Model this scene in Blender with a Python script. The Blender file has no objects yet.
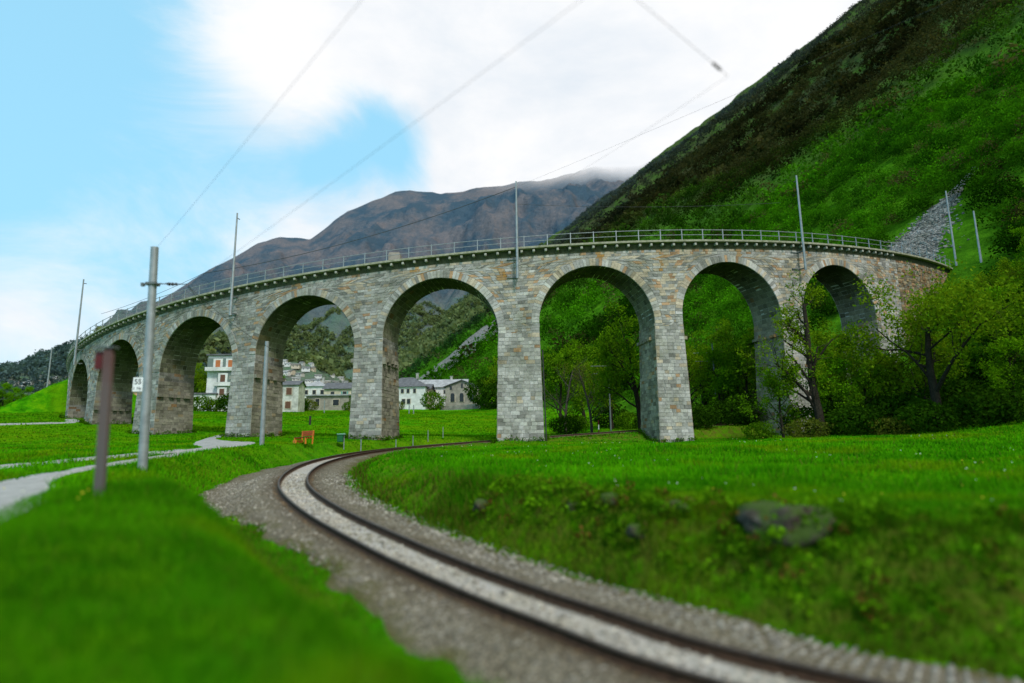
import math, random
import numpy as np
# ------------------------------------------------------------------ survey of the place (metres, eye of the camera at the origin)
F_PX, PITCH, ROLL = 623.14, 0.178, -0.0138
CX, CY, RO = 1.153, 125.77, 74.25          # circle of the viaduct's outer face
WN, WG, S0 = 2.563, 3.451, -75.99          # slim pier, group pier, first springing
ZW, SLOPE = 17.19, 0.0642                  # deck level at s=0 and its gradient
THICK = 3.7
def zd(s): return ZW + SLOPE*s
ARCH = []
_s = S0
for _k in range(9):
    ARCH.append((_s, _s+10.0)); _s += 10.0 + (WG if _k in (2,5) else WN)
def SRZ(s, dr, z=0.0):
    a = s/RO; r = RO+dr
    return (CX+r*math.sin(a), CY-r*math.cos(a), z)
# centre line of the lower track: x, y, rail level
TR = [(14,.6,-3.02),(9.2,2.9,-2.74),(5.9,4.9,-2.5),(3.25,6.62,-2.35),(2.08,7.52,-2.27),(1.48,8.1,-2.22),(0.9,8.85,-2.16),(0.2,9.65,-2.10),(-0.7,10.8,-2.01),
      (-1.8,12.3,-1.89),(-3.0,14.1,-1.74),(-4.7,16.8,-1.54),(-6.2,19.5,-1.34),(-7.7,22.55,-1.12),
      (-8.95,25.8,-.90),(-10.1,30.0,-.62),(-10.85,34.8,-.30),(-10.9,39.8,.03),(-10.1,44.2,.32),
      (-8.6,47.8,.57),(-6.3,51.0,.82),(-2.6,53.9,1.12),(3.0,56.4,1.5),(11,58.4,2.0),(20,61,2.6),(29,66,3.3),(36,73,4.0)]
TR = np.array(TR)
def spline(P, n):
    P = np.asarray(P, float); out = []
    Q = np.vstack([2*P[0]-P[1], P, 2*P[-1]-P[-2]])
    for i in range(1, len(Q)-2):
        for t in np.linspace(0, 1, n, endpoint=False):
            p0,p1,p2,p3 = Q[i-1:i+3]
            out.append(.5*((2*p1)+(-p0+p2)*t+(2*p0-5*p1+4*p2-p3)*t*t+(-p0+3*p1-3*p2+p3)*t**3))
    out.append(Q[-2]); return np.array(out)
def smooth_line(P, k):
    P = P.copy()
    for _ in range(k): P[1:-1] = .25*P[:-2]+.5*P[1:-1]+.25*P[2:]
    return P
TRC = smooth_line(spline(TR, 10), 25)
def sst(e0, e1, x):
    t = np.clip((x-e0)/(e1-e0), 0, 1); return t*t*(3-2*t)
# value noise, numpy
def _h(ix, iy, seed):
    n = (ix.astype(np.int64)*374761393 + iy.astype(np.int64)*668265263 + seed*982451653) & 0x7fffffff
    n = ((n ^ (n >> 13))*1274126177) & 0x7fffffff
    return ((n ^ (n >> 16)) & 0xffff)/65535.0
def vnoise(x, y, seed=0):
    ix = np.floor(x); iy = np.floor(y); fx = x-ix; fy = y-iy
    fx = fx*fx*(3-2*fx); fy = fy*fy*(3-2*fy)
    a=_h(ix,iy,seed); b=_h(ix+1,iy,seed); c=_h(ix,iy+1,seed); d=_h(ix+1,iy+1,seed)
    return (a*(1-fx)+b*fx)*(1-fy)+(c*(1-fx)+d*fx)*fy
def fbm(x, y, o=5, seed=0):
    v=0; amp=.5
    for k in range(o):
        v = v+amp*(vnoise(x, y, seed+k*7)-.5); x=x*2.03+11.3; y=y*2.03+5.7; amp*=.5
    return v
# control heights of the valley floor (thin plate)
CP = np.array([
 (-2.5,3,-1.42),(-1,0,-1.55),(-6,5,-1.15),(-7.8,12,-.62),(-11,13,-.92),(-12.8,22,-.28),(-16,16,-1.0),(-24,26,-.55),(-16.7,40,.62),(-14,42,.74),(-12,45,.85),
 (-20,32,.25),(-22,45,1.0),(-32,38,.5),(-40,50,1.4),(-25,56,1.75),(-37,62,2.5),(-47,71,4.2),(-55,79,5.2),(-61,85,6.2),(-75,75,5.6),(-90,60,5.0),(-60,50,2.6),(-40,20,-.6),
 (-9.8,52.5,1.25),(0,51,.86),(2,53.5,1.15),(12,52.5,.75),(13,55,1.2),(24,54,.9),(24,45,.85),(33,42,.75),
 (5,40,.42),(15,40,.45),(-4,40,.22),(-5,46,.42),(-3,50,.68),(-12.4,52.5,1.33),(-3,30,-.32),(3,30,-.25),(12,30,-.1),(22,30,.0),(1,20,-.74),(6,20,-.70),(15,20,-.62),(5.5,11,-1.18),(3,13.5,-1.12),(9,11,-1.14),(12,7,-1.35),(18,8,-1.1),(14,0,-1.7),(30,20,-.3),(45,10,-.2),
 (10,-20,-3.5),(-10,-20,-2.5),(-40,-20,-2),(40,-20,-2.0),
 (-10,75,2.6),(10,75,2.6),(-35,90,5.5),(-10,110,6.6),(20,90,4.0),(-61,130,9.4),(-50,140,9.9),(-45,160,11.6),(-31,190,14.1),(-15,190,13.3),(0,190,14.0),(-90,120,9.5),(-110,170,12.5),(-60,210,16.5),(-100,90,7.5)])
def _U(r2): return np.where(r2>1e-9, .5*r2*np.log(r2+1e-12), 0)
_n=len(CP); _d2=((CP[:,None,:2]-CP[None,:,:2])**2).sum(-1)
_A=np.zeros((_n+3,_n+3)); _A[:_n,:_n]=_U(_d2)+np.eye(_n)*8.0; _A[:_n,_n]=1; _A[:_n,_n+1:]=CP[:,:2]; _A[_n,:_n]=1; _A[_n+1:,:_n]=CP[:,:2].T
_W=np.linalg.solve(_A, np.concatenate([CP[:,2],[0,0,0]]))
def tps(x,y):
    v=_W[_n]+_W[_n+1]*x+_W[_n+2]*y
    for i in range(_n): v=v+_W[i]*_U((x-CP[i,0])**2+(y-CP[i,1])**2)
    return v
FN = np.array([.953,.302]); FP = np.array([30.,56.])
def hill_q(x,y): return (x-FP[0])*FN[0]+(y-FP[1])*FN[1]
def track_near(x,y):
    """signed distance (right of travel negative side = left) and rail level"""
    x=np.asarray(x,float); y=np.asarray(y,float)
    best=np.full(x.shape,1e9); z=np.zeros(x.shape); sg=np.ones(x.shape)
    for i in range(0,len(TRC)-1,2):
        a=TRC[i]; b=TRC[min(i+2,len(TRC)-1)]; d=b[:2]-a[:2]; L2=d@d
        if L2<1e-9: continue
        t=np.clip(((x-a[0])*d[0]+(y-a[1])*d[1])/L2,0,1)
        px=x-(a[0]+t*d[0]); py=y-(a[1]+t*d[1]); dd=px*px+py*py
        m=dd<best; best=np.where(m,dd,best); z=np.where(m,a[2]+t*(b[2]-a[2]),z)
        sg=np.where(m,np.where(d[0]*py-d[1]*px>0,-1.,1.),sg)
    return np.sqrt(best)*sg, z          # + : right hand side looking up the line
def H(x,y,detail=True):
    x=np.asarray(x,float); y=np.asarray(y,float)
    inner=tps(np.clip(x,-115,60),np.clip(y,-25,215))
    outer=np.maximum(y,0)*.0745 + .02*np.maximum(-x-110,0)
    w=np.clip(sst(170,230,y)+sst(100,130,-x)+sst(-15,-60,y),0,1)
    base=inner*(1-w)+outer*w
    if detail:
        base=base+fbm(x/9,y/9,3,3)*.35*sst(6,14,np.hypot(x,y))+fbm(x/1.3,y/1.3,3,5)*.10
    # embankments that carry the line beyond both ends of the viaduct
    ang=np.arctan2(x-CX,CY-y); s=ang*RO; rr=np.hypot(x-CX,y-CY)-(RO-1.85)
    emb=ZW+SLOPE*np.clip(s,-140,110)-.35-.62*np.maximum(np.abs(rr)-2.6,0)
    # hillside
    q=hill_q(x,y); l=(x-FP[0])*(-FN[1])+(y-FP[1])*FN[0]
    g=.80*(np.sqrt(q*q+16)+q)/2-.25
    g=np.where(q<-25,0,g)
    big=fbm(q/160+3,l/160,5,21)*np.minimum(np.maximum(q,0)*.30,75)
    big2=fbm(q/26,l/26,4,31)*np.clip(q*.18,0,11)
    z=base+g+(big+big2 if detail else 0)
    we=np.where(s<0,sst(-77.5,-79.5,s)*sst(-140,-120,s),sst(65,68,s)*sst(105,90,s))
    z=np.where((we>0)&(emb>z),z+(emb-z)*we,z)
    # cutting and bed of the lower track
    d,zt=track_near(x,y)
    bed=zt-.20-np.where(d>0,.10,.35)*sst(1.3,2.7,np.abs(d))
    wl=1.75+1.75*sst(13,27,y)-1.5*sst(38,50,y)+.35*sst(11,7,y)
    wr=2.35+.35*sst(16,9,y)
    dr=np.where(d>0,np.clip((d-wr)/(1.7+.9*sst(16,26,y)),0,1),np.clip((-d-wl)/2.4,0,1))
    k=dr*dr*(3-2*dr)
    rough=(fbm(x/.8,y/.8,4,9)*.55+fbm(x/2.5,y/2.5,2,12)*.6)*(4*k*(1-k)) if detail else 0
    z=np.where(np.abs(d)<7,bed*(1-k)+z*k+np.where(d>0,rough,rough*.25),z)
    return z
import bpy, bmesh
from mathutils import Vector, Matrix
rnd = random.Random(7); nr = np.random.RandomState(11)
C = bpy.context.scene.collection
# ------------------------------------------------------------------ helpers
def mesh_np(name, V, Fc, mats, cols=None, smooth=False, midx=None):
    me = bpy.data.meshes.new(name); V = np.asarray(V, np.float32); Fc = np.asarray(Fc, np.int32)
    n, k = Fc.shape
    me.vertices.add(len(V)); me.vertices.foreach_set('co', V.ravel())
    me.loops.add(n*k); me.loops.foreach_set('vertex_index', Fc.ravel())
    me.polygons.add(n); me.polygons.foreach_set('loop_start', np.arange(0, n*k, k, dtype=np.int32))
    me.polygons.foreach_set('loop_total', np.full(n, k, np.int32))
    if not isinstance(mats, (list, tuple)): mats = [mats]
    for m in mats: me.materials.append(m)
    if midx is not None: me.polygons.foreach_set('material_index', np.asarray(midx, np.int32))
    me.polygons.foreach_set('use_smooth', np.full(n, smooth, bool))
    if cols is not None:
        a = me.color_attributes.new('tint', 'FLOAT_COLOR', 'POINT')
        c = np.ones((len(V), 4), np.float32); c[:, :3] = cols; a.data.foreach_set('color', c.ravel())
    me.update(); me.validate()
    return me
def link(name, data, parent=None, loc=None):
    o = bpy.data.objects.new(name, data); C.objects.link(o)
    if loc is not None: o.location = loc
    if parent is not None: o.parent = parent
    return o
def tag(o, label=None, cat=None, group=None, kind=None):
    if label: o['label'] = label
    if cat: o['category'] = cat
    if group: o['group'] = group
    if kind: o['kind'] = kind
    return o
def thing(name, label, cat, loc=(0,0,0), rz=0.0, group=None):
    o = link(name, None); o.location = loc; o.rotation_euler = (0,0,rz); o.empty_display_size = .2
    return tag(o, label, cat, group)
def children(o): return [c for c in bpy.data.objects if c.parent == o]
def copy_tree(o, parent=None):
    c = o.copy(); C.objects.link(c); c.parent = parent
    for ch in children(o): copy_tree(ch, c)
    return c
class MB:
    """gathers simple shapes into one mesh"""
    def __init__(s): s.v=[]; s.f=[]; s.c=[]
    def add(s, vs, fs, col=None):
        b=len(s.v); s.v+=[tuple(v) for v in vs]; s.f+=[tuple(i+b for i in f) for f in fs]; s.c+=[col or (1,1,1)]*len(vs)
    def box(s, c, size, rz=0, bev=0, col=None, rx=0, ry=0):
        M = Matrix.Translation(c) @ Matrix.Rotation(rz,4,'Z') @ Matrix.Rotation(rx,4,'X') @ Matrix.Rotation(ry,4,'Y')
        x,y,z=[q/2 for q in size]
        if bev<=0:
            vs=[M@Vector((a*x,b*y,d*z)) for d in(-1,1) for b in(-1,1) for a in(-1,1)]
            s.add(vs,[(0,2,3,1),(4,5,7,6),(0,1,5,4),(2,6,7,3),(0,4,6,2),(1,3,7,5)],col)
        else:
            bm=bmesh.new(); bmesh.ops.create_cube(bm,size=1)
            for v in bm.verts: v.co=Vector((v.co.x*2*x,v.co.y*2*y,v.co.z*2*z))
            bmesh.ops.bevel(bm,geom=bm.edges[:],offset=bev,segments=1,affect='EDGES')
            bm.verts.index_update()
            s.add([M@v.co for v in bm.verts],[[v.index for v in f.verts] for f in bm.faces],col); bm.free()
    def tube(s, pts, rads, n=8, cap=True, col=None):
        pts=[Vector(p) for p in pts]; rings=[]
        if not hasattr(rads,'__len__'): rads=[rads]*len(pts)
        ref=Vector((.13,.31,.94)); vs=[]; fs=[]
        for i,p in enumerate(pts):
            d=(pts[min(i+1,len(pts)-1)]-pts[max(i-1,0)]).normalized()
            a=d.cross(ref)
            if a.length<.05: a=d.cross(Vector((1,0,0)))
            a.normalize(); b=d.cross(a)
            for k in range(n):
                t=2*math.pi*k/n; vs.append(p+(a*math.cos(t)+b*math.sin(t))*rads[i])
        for i in range(len(pts)-1):
            for k in range(n):
                fs.append((i*n+k,i*n+(k+1)%n,(i+1)*n+(k+1)%n,(i+1)*n+k))
        if cap: fs.append(tuple(range(n))[::-1]); fs.append(tuple((len(pts)-1)*n+k for k in range(n)))
        s.add(vs,fs,col)
    def prism(s, prof, y0, y1, M=None, col=None):
        """profile in x,z swept along y"""
        n=len(prof); vs=[Vector((x,y0,z)) for x,z in prof]+[Vector((x,y1,z)) for x,z in prof]
        if M is not None: vs=[M@v for v in vs]
        s.add(vs,[tuple(range(n)),tuple(range(n,2*n))[::-1]]+[(i,i+n,(i+1)%n+n,(i+1)%n) for i in range(n)],col)
    def mesh(s, name, mat, smooth=False):
        me=bpy.data.meshes.new(name); me.from_pydata(s.v,[],s.f); me.materials.append(mat)
        a=me.color_attributes.new('tint','FLOAT_COLOR','POINT')
        a.data.foreach_set('color',np.array([(*c,1) for c in s.c],np.float32).ravel())
        bm=bmesh.new(); bm.from_mesh(me); bmesh.ops.recalc_face_normals(bm,faces=bm.faces); bm.to_mesh(me); bm.free()
        if smooth: me.polygons.foreach_set('use_smooth',[True]*len(me.polygons))
        me.update(); return me
    def obj(s, name, mat, parent=None, loc=None, smooth=False): return link(name, s.mesh(name,mat,smooth), parent, loc)
# camera geometry used only to survey distant things
def ray(x,y):
    X,Y=x-512,y-341.5; c,s=math.cos(ROLL),math.sin(ROLL); X,Y=X*c+Y*s,-X*s+Y*c
    dx=X/F_PX; u=-Y/F_PX
    return Vector((dx, math.cos(PITCH)-u*math.sin(PITCH), math.sin(PITCH)+u*math.cos(PITCH)))
def at(x,y,Y): r=ray(x,y); return r*(Y/r.y)
def gz(x,y,detail=True): return float(H(np.array([x]),np.array([y]),detail)[0])
# ------------------------------------------------------------------ materials
class NT:
    def __init__(s, name, rough=.85, spec=.3):
        s.m=bpy.data.materials.new(name); s.m.use_nodes=True; s.t=s.m.node_tree; s.n=s.t.nodes
        s.b=s.n['Principled BSDF']; s.b.inputs['Roughness'].default_value=rough; s.b.inputs['Specular IOR Level'].default_value=spec
        s.tc=s.n.new('ShaderNodeTexCoord'); s.geo=s.n.new('ShaderNodeNewGeometry')
    def l(s,a,b): s.t.links.new(a,b)
    def noise(s, scale, detail=5, rough=.55, vec=None, dist=0):
        n=s.n.new('ShaderNodeTexNoise'); n.inputs['Scale'].default_value=scale; n.inputs['Detail'].default_value=detail
        n.inputs['Roughness'].default_value=rough; n.inputs['Distortion'].default_value=dist
        s.l(vec or s.geo.outputs['Position'], n.inputs['Vector']); return n.outputs['Fac']
    def vor(s, scale, out='Distance', vec=None, feature='F1'):
        n=s.n.new('ShaderNodeTexVoronoi'); n.feature=feature; n.inputs['Scale'].default_value=scale
        s.l(vec or s.geo.outputs['Position'], n.inputs['Vector']); return n.outputs[out]
    def ramp(s, fac, stops, interp='LINEAR'):
        r=s.n.new('ShaderNodeValToRGB'); r.color_ramp.interpolation=interp; e=r.color_ramp.elements
        while len(e)<len(stops): e.new(.5)
        for i,(p,c) in enumerate(stops): e[i].position=p; e[i].color=(*c,1) if len(c)==3 else c
        s.l(fac,r.inputs[0]); return r.outputs[0]
    def mix(s, fac, a, b, mode='MIX'):
        m=s.n.new('ShaderNodeMix'); m.data_type='RGBA'; m.blend_type=mode
        for inp,v in ((m.inputs[0],fac),(m.inputs[6],a),(m.inputs[7],b)):
            if isinstance(v,(int,float)): inp.default_value=v
            elif isinstance(v,tuple): inp.default_value=(*v,1)
            else: s.l(v,inp)
        return m.outputs[2]
    def math(s, op, a, b=0, clamp=False):
        m=s.n.new('ShaderNodeMath'); m.operation=op; m.use_clamp=clamp
        for inp,v in ((m.inputs[0],a),(m.inputs[1],b)):
            if isinstance(v,(int,float)): inp.default_value=v
            else: s.l(v,inp)
        return m.outputs[0]
    def attr(s, name='tint', out='Color'):
        a=s.n.new('ShaderNodeAttribute'); a.attribute_name=name; return a.outputs[out]
    def xyz(s, v=None):
        a=s.n.new('ShaderNodeSeparateXYZ'); s.l(v or s.geo.outputs['Position'],a.inputs[0]); return a.outputs
    def bump(s, h, strength=.5, dist=.02):
        b=s.n.new('ShaderNodeBump'); b.inputs['Strength'].default_value=strength; b.inputs['Distance'].default_value=dist
        s.l(h,b.inputs['Height']); s.l(b.outputs[0],s.b.inputs['Normal'])
    def col(s, c):
        if isinstance(c,tuple): s.b.inputs['Base Color'].default_value=(*c,1)
        else: s.l(c,s.b.inputs['Base Color'])
        return s.m
def simple(name, c, rough=.7, var=.25, scale=6, metal=0, bump=.15):
    n=NT(name,rough); f=n.noise(scale,4); d=tuple(q*(1-var) for q in c); e=tuple(min(q*(1+var),1) for q in c)
    n.col(n.ramp(f,[(.3,d),(.7,e)])); n.b.inputs['Metallic'].default_value=metal
    if bump: n.bump(n.noise(scale*8,3),bump,.01)
    return n.m
M={}
# grass
n=NT('meadow_grass',1,.0)
big=n.noise(.12,4,.6); mid=n.noise(.9,5,.65); fine=n.noise(14,5,.75)
c=n.ramp(mid,[(.30,(.018,.125,.002)),(.5,(.05,.27,.003)),(.70,(.13,.37,.004))])
c=n.mix(n.ramp(big,[(.40,(0,0,0)),(.62,(1,1,1))]),c,n.mix(.5,c,(.17,.27,.004)))
c=n.mix(n.ramp(fine,[(.3,(0,0,0)),(.75,(1,1,1))]),n.mix(1,c,(.42,.48,.4),'MULTIPLY'),n.mix(1,c,(1.35,1.3,1.2),'MULTIPLY'))
a=n.attr('tint')   # tint carries bank roughness (brown-ish dry grass)
c=n.mix(n.math('MULTIPLY',n.xyz(a)[0],n.ramp(n.noise(2.2,4,.7),[(.38,(0,0,0)),(.62,(1,1,1))])),c,(.11,.13,.015))
n.bump(n.math('ADD',fine,n.noise(60,2)),.9,.05); M['grass']=n.col(c)
# hillside soil under the wood
n=NT('hillside_scrub',1,.0)
c=n.ramp(n.noise(.16,7,.75),[(.32,(.02,.07,.004)),(.5,(.045,.15,.006)),(.66,(.08,.24,.008)),(.8,(.11,.13,.03))])
a=n.xyz(n.attr('tint'))
rock=n.ramp(n.vor(1.1,'Color'),[(0,(.20,.20,.19)),(1,(.52,.50,.46))]); rock=n.mix(1,rock,n.ramp(n.vor(1.1),[(0,(1,1,1)),(.6,(.45,.45,.45))]),'MULTIPLY')
c=n.mix(n.math('MULTIPLY',a[1],n.ramp(n.noise(.05,4),[(.35,(.5,.5,.5)),(.6,(1,1,1))])),c,(.055,.065,.028))
c=n.mix(n.ramp(n.math('ADD',a[0],n.math('MULTIPLY',n.math('SUBTRACT',n.noise(.6,5,.7),.5),1.1)),[(.42,(0,0,0)),(.58,(1,1,1))]),c,rock)
n.bump(n.noise(.8,6,.7),1,.8); M['hill']=n.col(c)
# distant mountain with a cloud cap that dissolves the summit
def mountain(name, dark, brown, green, haze, hz, fade=None, sc=1.0):
    n=NT(name,1,.0)
    p=n.xyz()
    f=n.noise(.0045*sc,9,.68); g=n.noise(.016*sc,8,.7); k=n.noise(.1*sc,5,.8)
    c=n.mix(n.ramp(f,[(.42,(0,0,0)),(.56,(1,1,1))]),dark,brown)
    c=n.mix(n.ramp(n.math('ADD',g,n.math('MULTIPLY',p[2],-.00035)),[(.38,(0,0,0)),(.5,(1,1,1))]),c,n.mix(n.ramp(g,[(.45,(0,0,0)),(.6,(1,1,1))]),dark,green))
    c=n.mix(1,c,n.ramp(k,[(.3,(.45,.47,.5)),(.7,(1.5,1.45,1.4))]),'MULTIPLY')
    c=n.mix(n.math('SUBTRACT',1,n.math('DIVIDE',n.math('ADD',p[2],-200),420),True),c,n.mix(n.ramp(g,[(.4,(0,0,0)),(.62,(1,1,1))]),(.10,.22,.035),(.15,.14,.07)))
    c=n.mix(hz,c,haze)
    n.bump(n.math('ADD',n.noise(.02*sc,8,.7),n.math('MULTIPLY',k,.25)),1,24/sc)
    m=n.col(c)
    if fade:
        tr=n.n.new('ShaderNodeBsdfTransparent'); mx=n.n.new('ShaderNodeMixShader'); out=n.n['Material Output']
        h=n.math('ADD',p[2],n.math('MULTIPLY',n.math('SUBTRACT',n.noise(.0022,5,.6),.5),fade[2]))
        h=n.math('ADD',h,n.math('MULTIPLY',p[0],fade[3]))
        t=n.math('DIVIDE',n.math('SUBTRACT',h,fade[0]),fade[1]-fade[0],True)
        t=n.math('SMOOTH_MIN',t,1,True) if False else t
        n.l(t,mx.inputs[0]); n.l(n.b.outputs[0],mx.inputs[1]); n.l(tr.outputs[0],mx.inputs[2]); n.l(mx.outputs[0],out.inputs['Surface'])
    return m
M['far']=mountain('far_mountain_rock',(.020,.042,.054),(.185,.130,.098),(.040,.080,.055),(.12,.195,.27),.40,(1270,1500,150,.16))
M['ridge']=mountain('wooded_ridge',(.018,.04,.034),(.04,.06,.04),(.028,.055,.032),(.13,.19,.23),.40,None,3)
# ballast
n=NT('track_ballast',.9,.2)
v=n.vor(17,'Color'); vd=n.vor(17)
c=n.ramp(v,[(0,(.20,.17,.11)),(.5,(.36,.315,.22)),(1,(.55,.50,.38))])
c=n.mix(1,c,n.ramp(vd,[(0,(1.1,1.1,1.1)),(.55,(.3,.3,.3))]),'MULTIPLY')
a=n.xyz(n.attr('tint'))   # r: offset from the centre line /5, g: weeds
off=a[0]
rail_band=n.ramp(off,[(0,(0,0,0)),(.080,(0,0,0)),(.098,(1,1,1)),(.118,(1,1,1)),(.15,(.6,.6,.6)),(.25,(.0,.0,.0))])  # darker brown band beside each rail
bright=n.ramp(off,[(0,(1,1,1)),(.078,(1,1,1)),(.095,(0,0,0))])
c=n.mix(n.math('MULTIPLY',bright,.7),c,n.mix(.5,c,(.86,.83,.78)))
c=n.mix(n.math('MULTIPLY',rail_band,.8),c,n.mix(.55,n.mix(1,c,(.42,.27,.14),'MULTIPLY'),(.035,.022,.010)))
c=n.mix(n.ramp(n.math('ADD',a[1],n.math('MULTIPLY',n.math('SUBTRACT',n.noise(1.4,5,.7),.5),1.3)),[(.45,(0,0,0)),(.75,(1,1,1))]),c,(.10,.095,.035))
c=n.mix(n.ramp(n.noise(.7,4),[(.4,(0,0,0)),(.7,(.55,.55,.55))]),c,n.mix(1,c,(.75,.68,.5),'MULTIPLY'))
n.bump(vd,-1,.06) if False else n.bump(n.math('SUBTRACT',1,vd),1,.05); M['ballast']=n.col(c)
# stone blocks, colour per block in "tint"
n=NT('granite_blocks',.9,.15)
a=n.attr('tint'); c=n.mix(1,a,n.ramp(n.noise(5,6,.75),[(.25,(.62,.63,.58)),(.5,(1,1,1)),(.75,(1.35,1.33,1.25))]),'MULTIPLY')
c=n.mix(n.ramp(n.noise(.45,5,.7),[(.40,(0,0,0)),(.68,(.9,.9,.9))]),c,n.mix(1,c,(.5,.52,.44),'MULTIPLY'))
n.bump(n.noise(22,6,.75),.8,.035); M['stone']=n.col(c)
n=NT('mortar',.95,.1)
c=n.ramp(n.noise(3,5,.7),[(.3,(.30,.295,.27)),(.7,(.62,.605,.56))]); a=n.attr('tint'); M['mortar']=n.col(n.mix(1,c,a,'MULTIPLY'))
n=NT('mossy_concrete',.95,.1)
M['coping']=n.col(n.ramp(n.noise(2.5,6,.75),[(.3,(.16,.18,.10)),(.55,(.33,.33,.24)),(.75,(.48,.46,.37))])); 
n=NT('damp_frieze',.95,.1); M['frieze']=n.col(n.ramp(n.noise(3,5,.7),[(.3,(.035,.045,.02)),(.7,(.11,.12,.07))]))  # moss green, with the shade below the coping put into the colour
M['corbel']=simple('corbel_stone',(.34,.34,.29),.9,.3,5)
# metals, paints
M['galv']=simple('galvanised_steel',(.30,.33,.34),.5,.18,3,.35)
M['galv_dark']=simple('weathered_steel',(.16,.18,.18),.6,.25,3,.3)
M['rail']=simple('rail_steel',(.10,.085,.075),.45,.3,8,.6)
M['rusty']=simple('rusty_rail_web',(.06,.032,.018),.85,.4,9)
M['wire']=simple('copper_wire',(.06,.065,.065),.6,.1,3,.3,0)
M['iron']=simple('dark_iron',(.035,.035,.032),.7,.2,5)
M['red']=simple('red_enamel',(.11,.010,.009),.5,.25,7)
M['redpost']=None
n=NT('faded_purple_post',.75,.25)
z=n.xyz(n.tc.outputs['Object'])[2]
c=n.ramp(n.math('ADD',n.math('MULTIPLY',z,.29),n.math('MULTIPLY',n.noise(2.5,5),.25)),[(.35,(.115,.10,.092)),(.75,(.125,.09,.082)),(.98,(.12,.06,.055))]); n.bump(n.noise(30,4),.3,.01); M['redpost']=n.col(c)
M['orangewood']=simple('orange_stained_wood',(.62,.19,.02),.6,.25,9)
M['redwood']=simple('red_stained_slats',(.50,.075,.015),.6,.25,9)
M['brownwood']=simple('brown_seat_boards',(.17,.06,.02),.7,.3,9)
M['greenbin']=simple('green_enamel',(.008,.11,.035),.5,.15,5)
M['white']=simple('white_enamel',(.85,.86,.86),.5,.05,4,0,0)
M['black']=simple('black_lettering',(.015,.015,.02),.6,.05,4,0,0)
M['insul']=simple('insulator_porcelain',(.05,.035,.03),.3,.2,5)
M['asphalt']=None
n=NT('pale_path',.95,.15)
c=n.ramp(n.noise(2.2,6,.7),[(.3,(.24,.24,.225)),(.7,(.40,.40,.375))]); c=n.mix(1,c,n.ramp(n.noise(50,3,.7),[(.3,(.7,.7,.7)),(.7,(1.2,1.2,1.2))]),'MULTIPLY'); n.bump(n.noise(60,3),.4,.01); M['asphalt']=n.col(c)
def plaster(name,c,dirt=.35):
    n=NT(name,.9,.2); f=n.noise(.7,6,.7); d=tuple(q*(1-dirt) for q in c)
    n.bump(n.noise(6,4),.2,.03); return n.col(n.ramp(f,[(.32,d),(.6,c)]))
M['pl_white']=plaster('white_plaster',(.72,.73,.70)); M['pl_dirty']=plaster('stained_white_plaster',(.62,.62,.56),.6)
M['pl_cream']=plaster('cream_plaster',(.60,.53,.40)); M['pl_pink']=plaster('pink_plaster',(.55,.40,.38)); M['pl_peach']=plaster('peach_plaster',(.70,.42,.24))
M['pl_grey']=plaster('grey_green_render',(.16,.21,.19),.2); M['rubble']=plaster('rubble_masonry',(.34,.31,.26),.5)
M['slate']=simple('slate_roof',(.10,.105,.11),.8,.4,1.2); M['palerf']=simple('pale_stone_roof',(.30,.31,.31),.8,.35,1.0)
M['win']=simple('dark_window',(.025,.028,.03),.25,.1,3,0,0); M['shut_o']=simple('orange_shutter',(.45,.15,.05),.6,.1,3,0,0)
M['shut_b']=simple('brown_shutter',(.13,.06,.035),.6,.1,3,0,0); M['shut_g']=simple('turquoise_shutter',(.14,.33,.30),.6,.1,3,0,0)
M['bark']=None
n=NT('bark',.95,.1); c=n.ramp(n.noise(7,6,.75),[(.3,(.010,.009,.006)),(.7,(.045,.038,.026))]); n.bump(n.noise(18,5,.8),1,.04); M['bark']=n.col(c)
n=NT('pale_bark',.95,.1); c=n.ramp(n.noise(7,6,.75),[(.3,(.03,.028,.022)),(.7,(.10,.09,.07))]); M['bark2']=n.col(c)
def leafmat(name, trans=.35):
    n=NT(name,1,.0); c=n.attr('tint'); n.col(c)
    tl=n.n.new('ShaderNodeBsdfTranslucent'); mx=n.n.new('ShaderNodeMixShader'); mx.inputs[0].default_value=trans
    n.l(n.mix(1,c,(1.25,1.15,.6),'MULTIPLY'),tl.inputs['Color']); n.l(n.b.outputs[0],mx.inputs[1]); n.l(tl.outputs[0],mx.inputs[2]); n.l(mx.outputs[0],n.n['Material Output'].inputs['Surface'])
    return n.m
M['leaf']=leafmat('young_leaves'); M['blade']=leafmat('grass_blades',.3)
n=NT('boulder_granite',.9,.15); up=n.xyz(n.geo.outputs['Normal'])[2]
c=n.ramp(n.noise(3,7,.75),[(.3,(.035,.028,.02)),(.55,(.085,.072,.055)),(.75,(.20,.175,.145))])
c=n.mix(n.ramp(n.math('ADD',n.noise(2.3,5,.7),n.math('MULTIPLY',up,-.18)),[(.36,(1,1,1)),(.5,(0,0,0))]),c,(.05,.09,.015)); n.bump(n.noise(6,7,.75),1,.08); M['boulder']=n.col(c)
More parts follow.
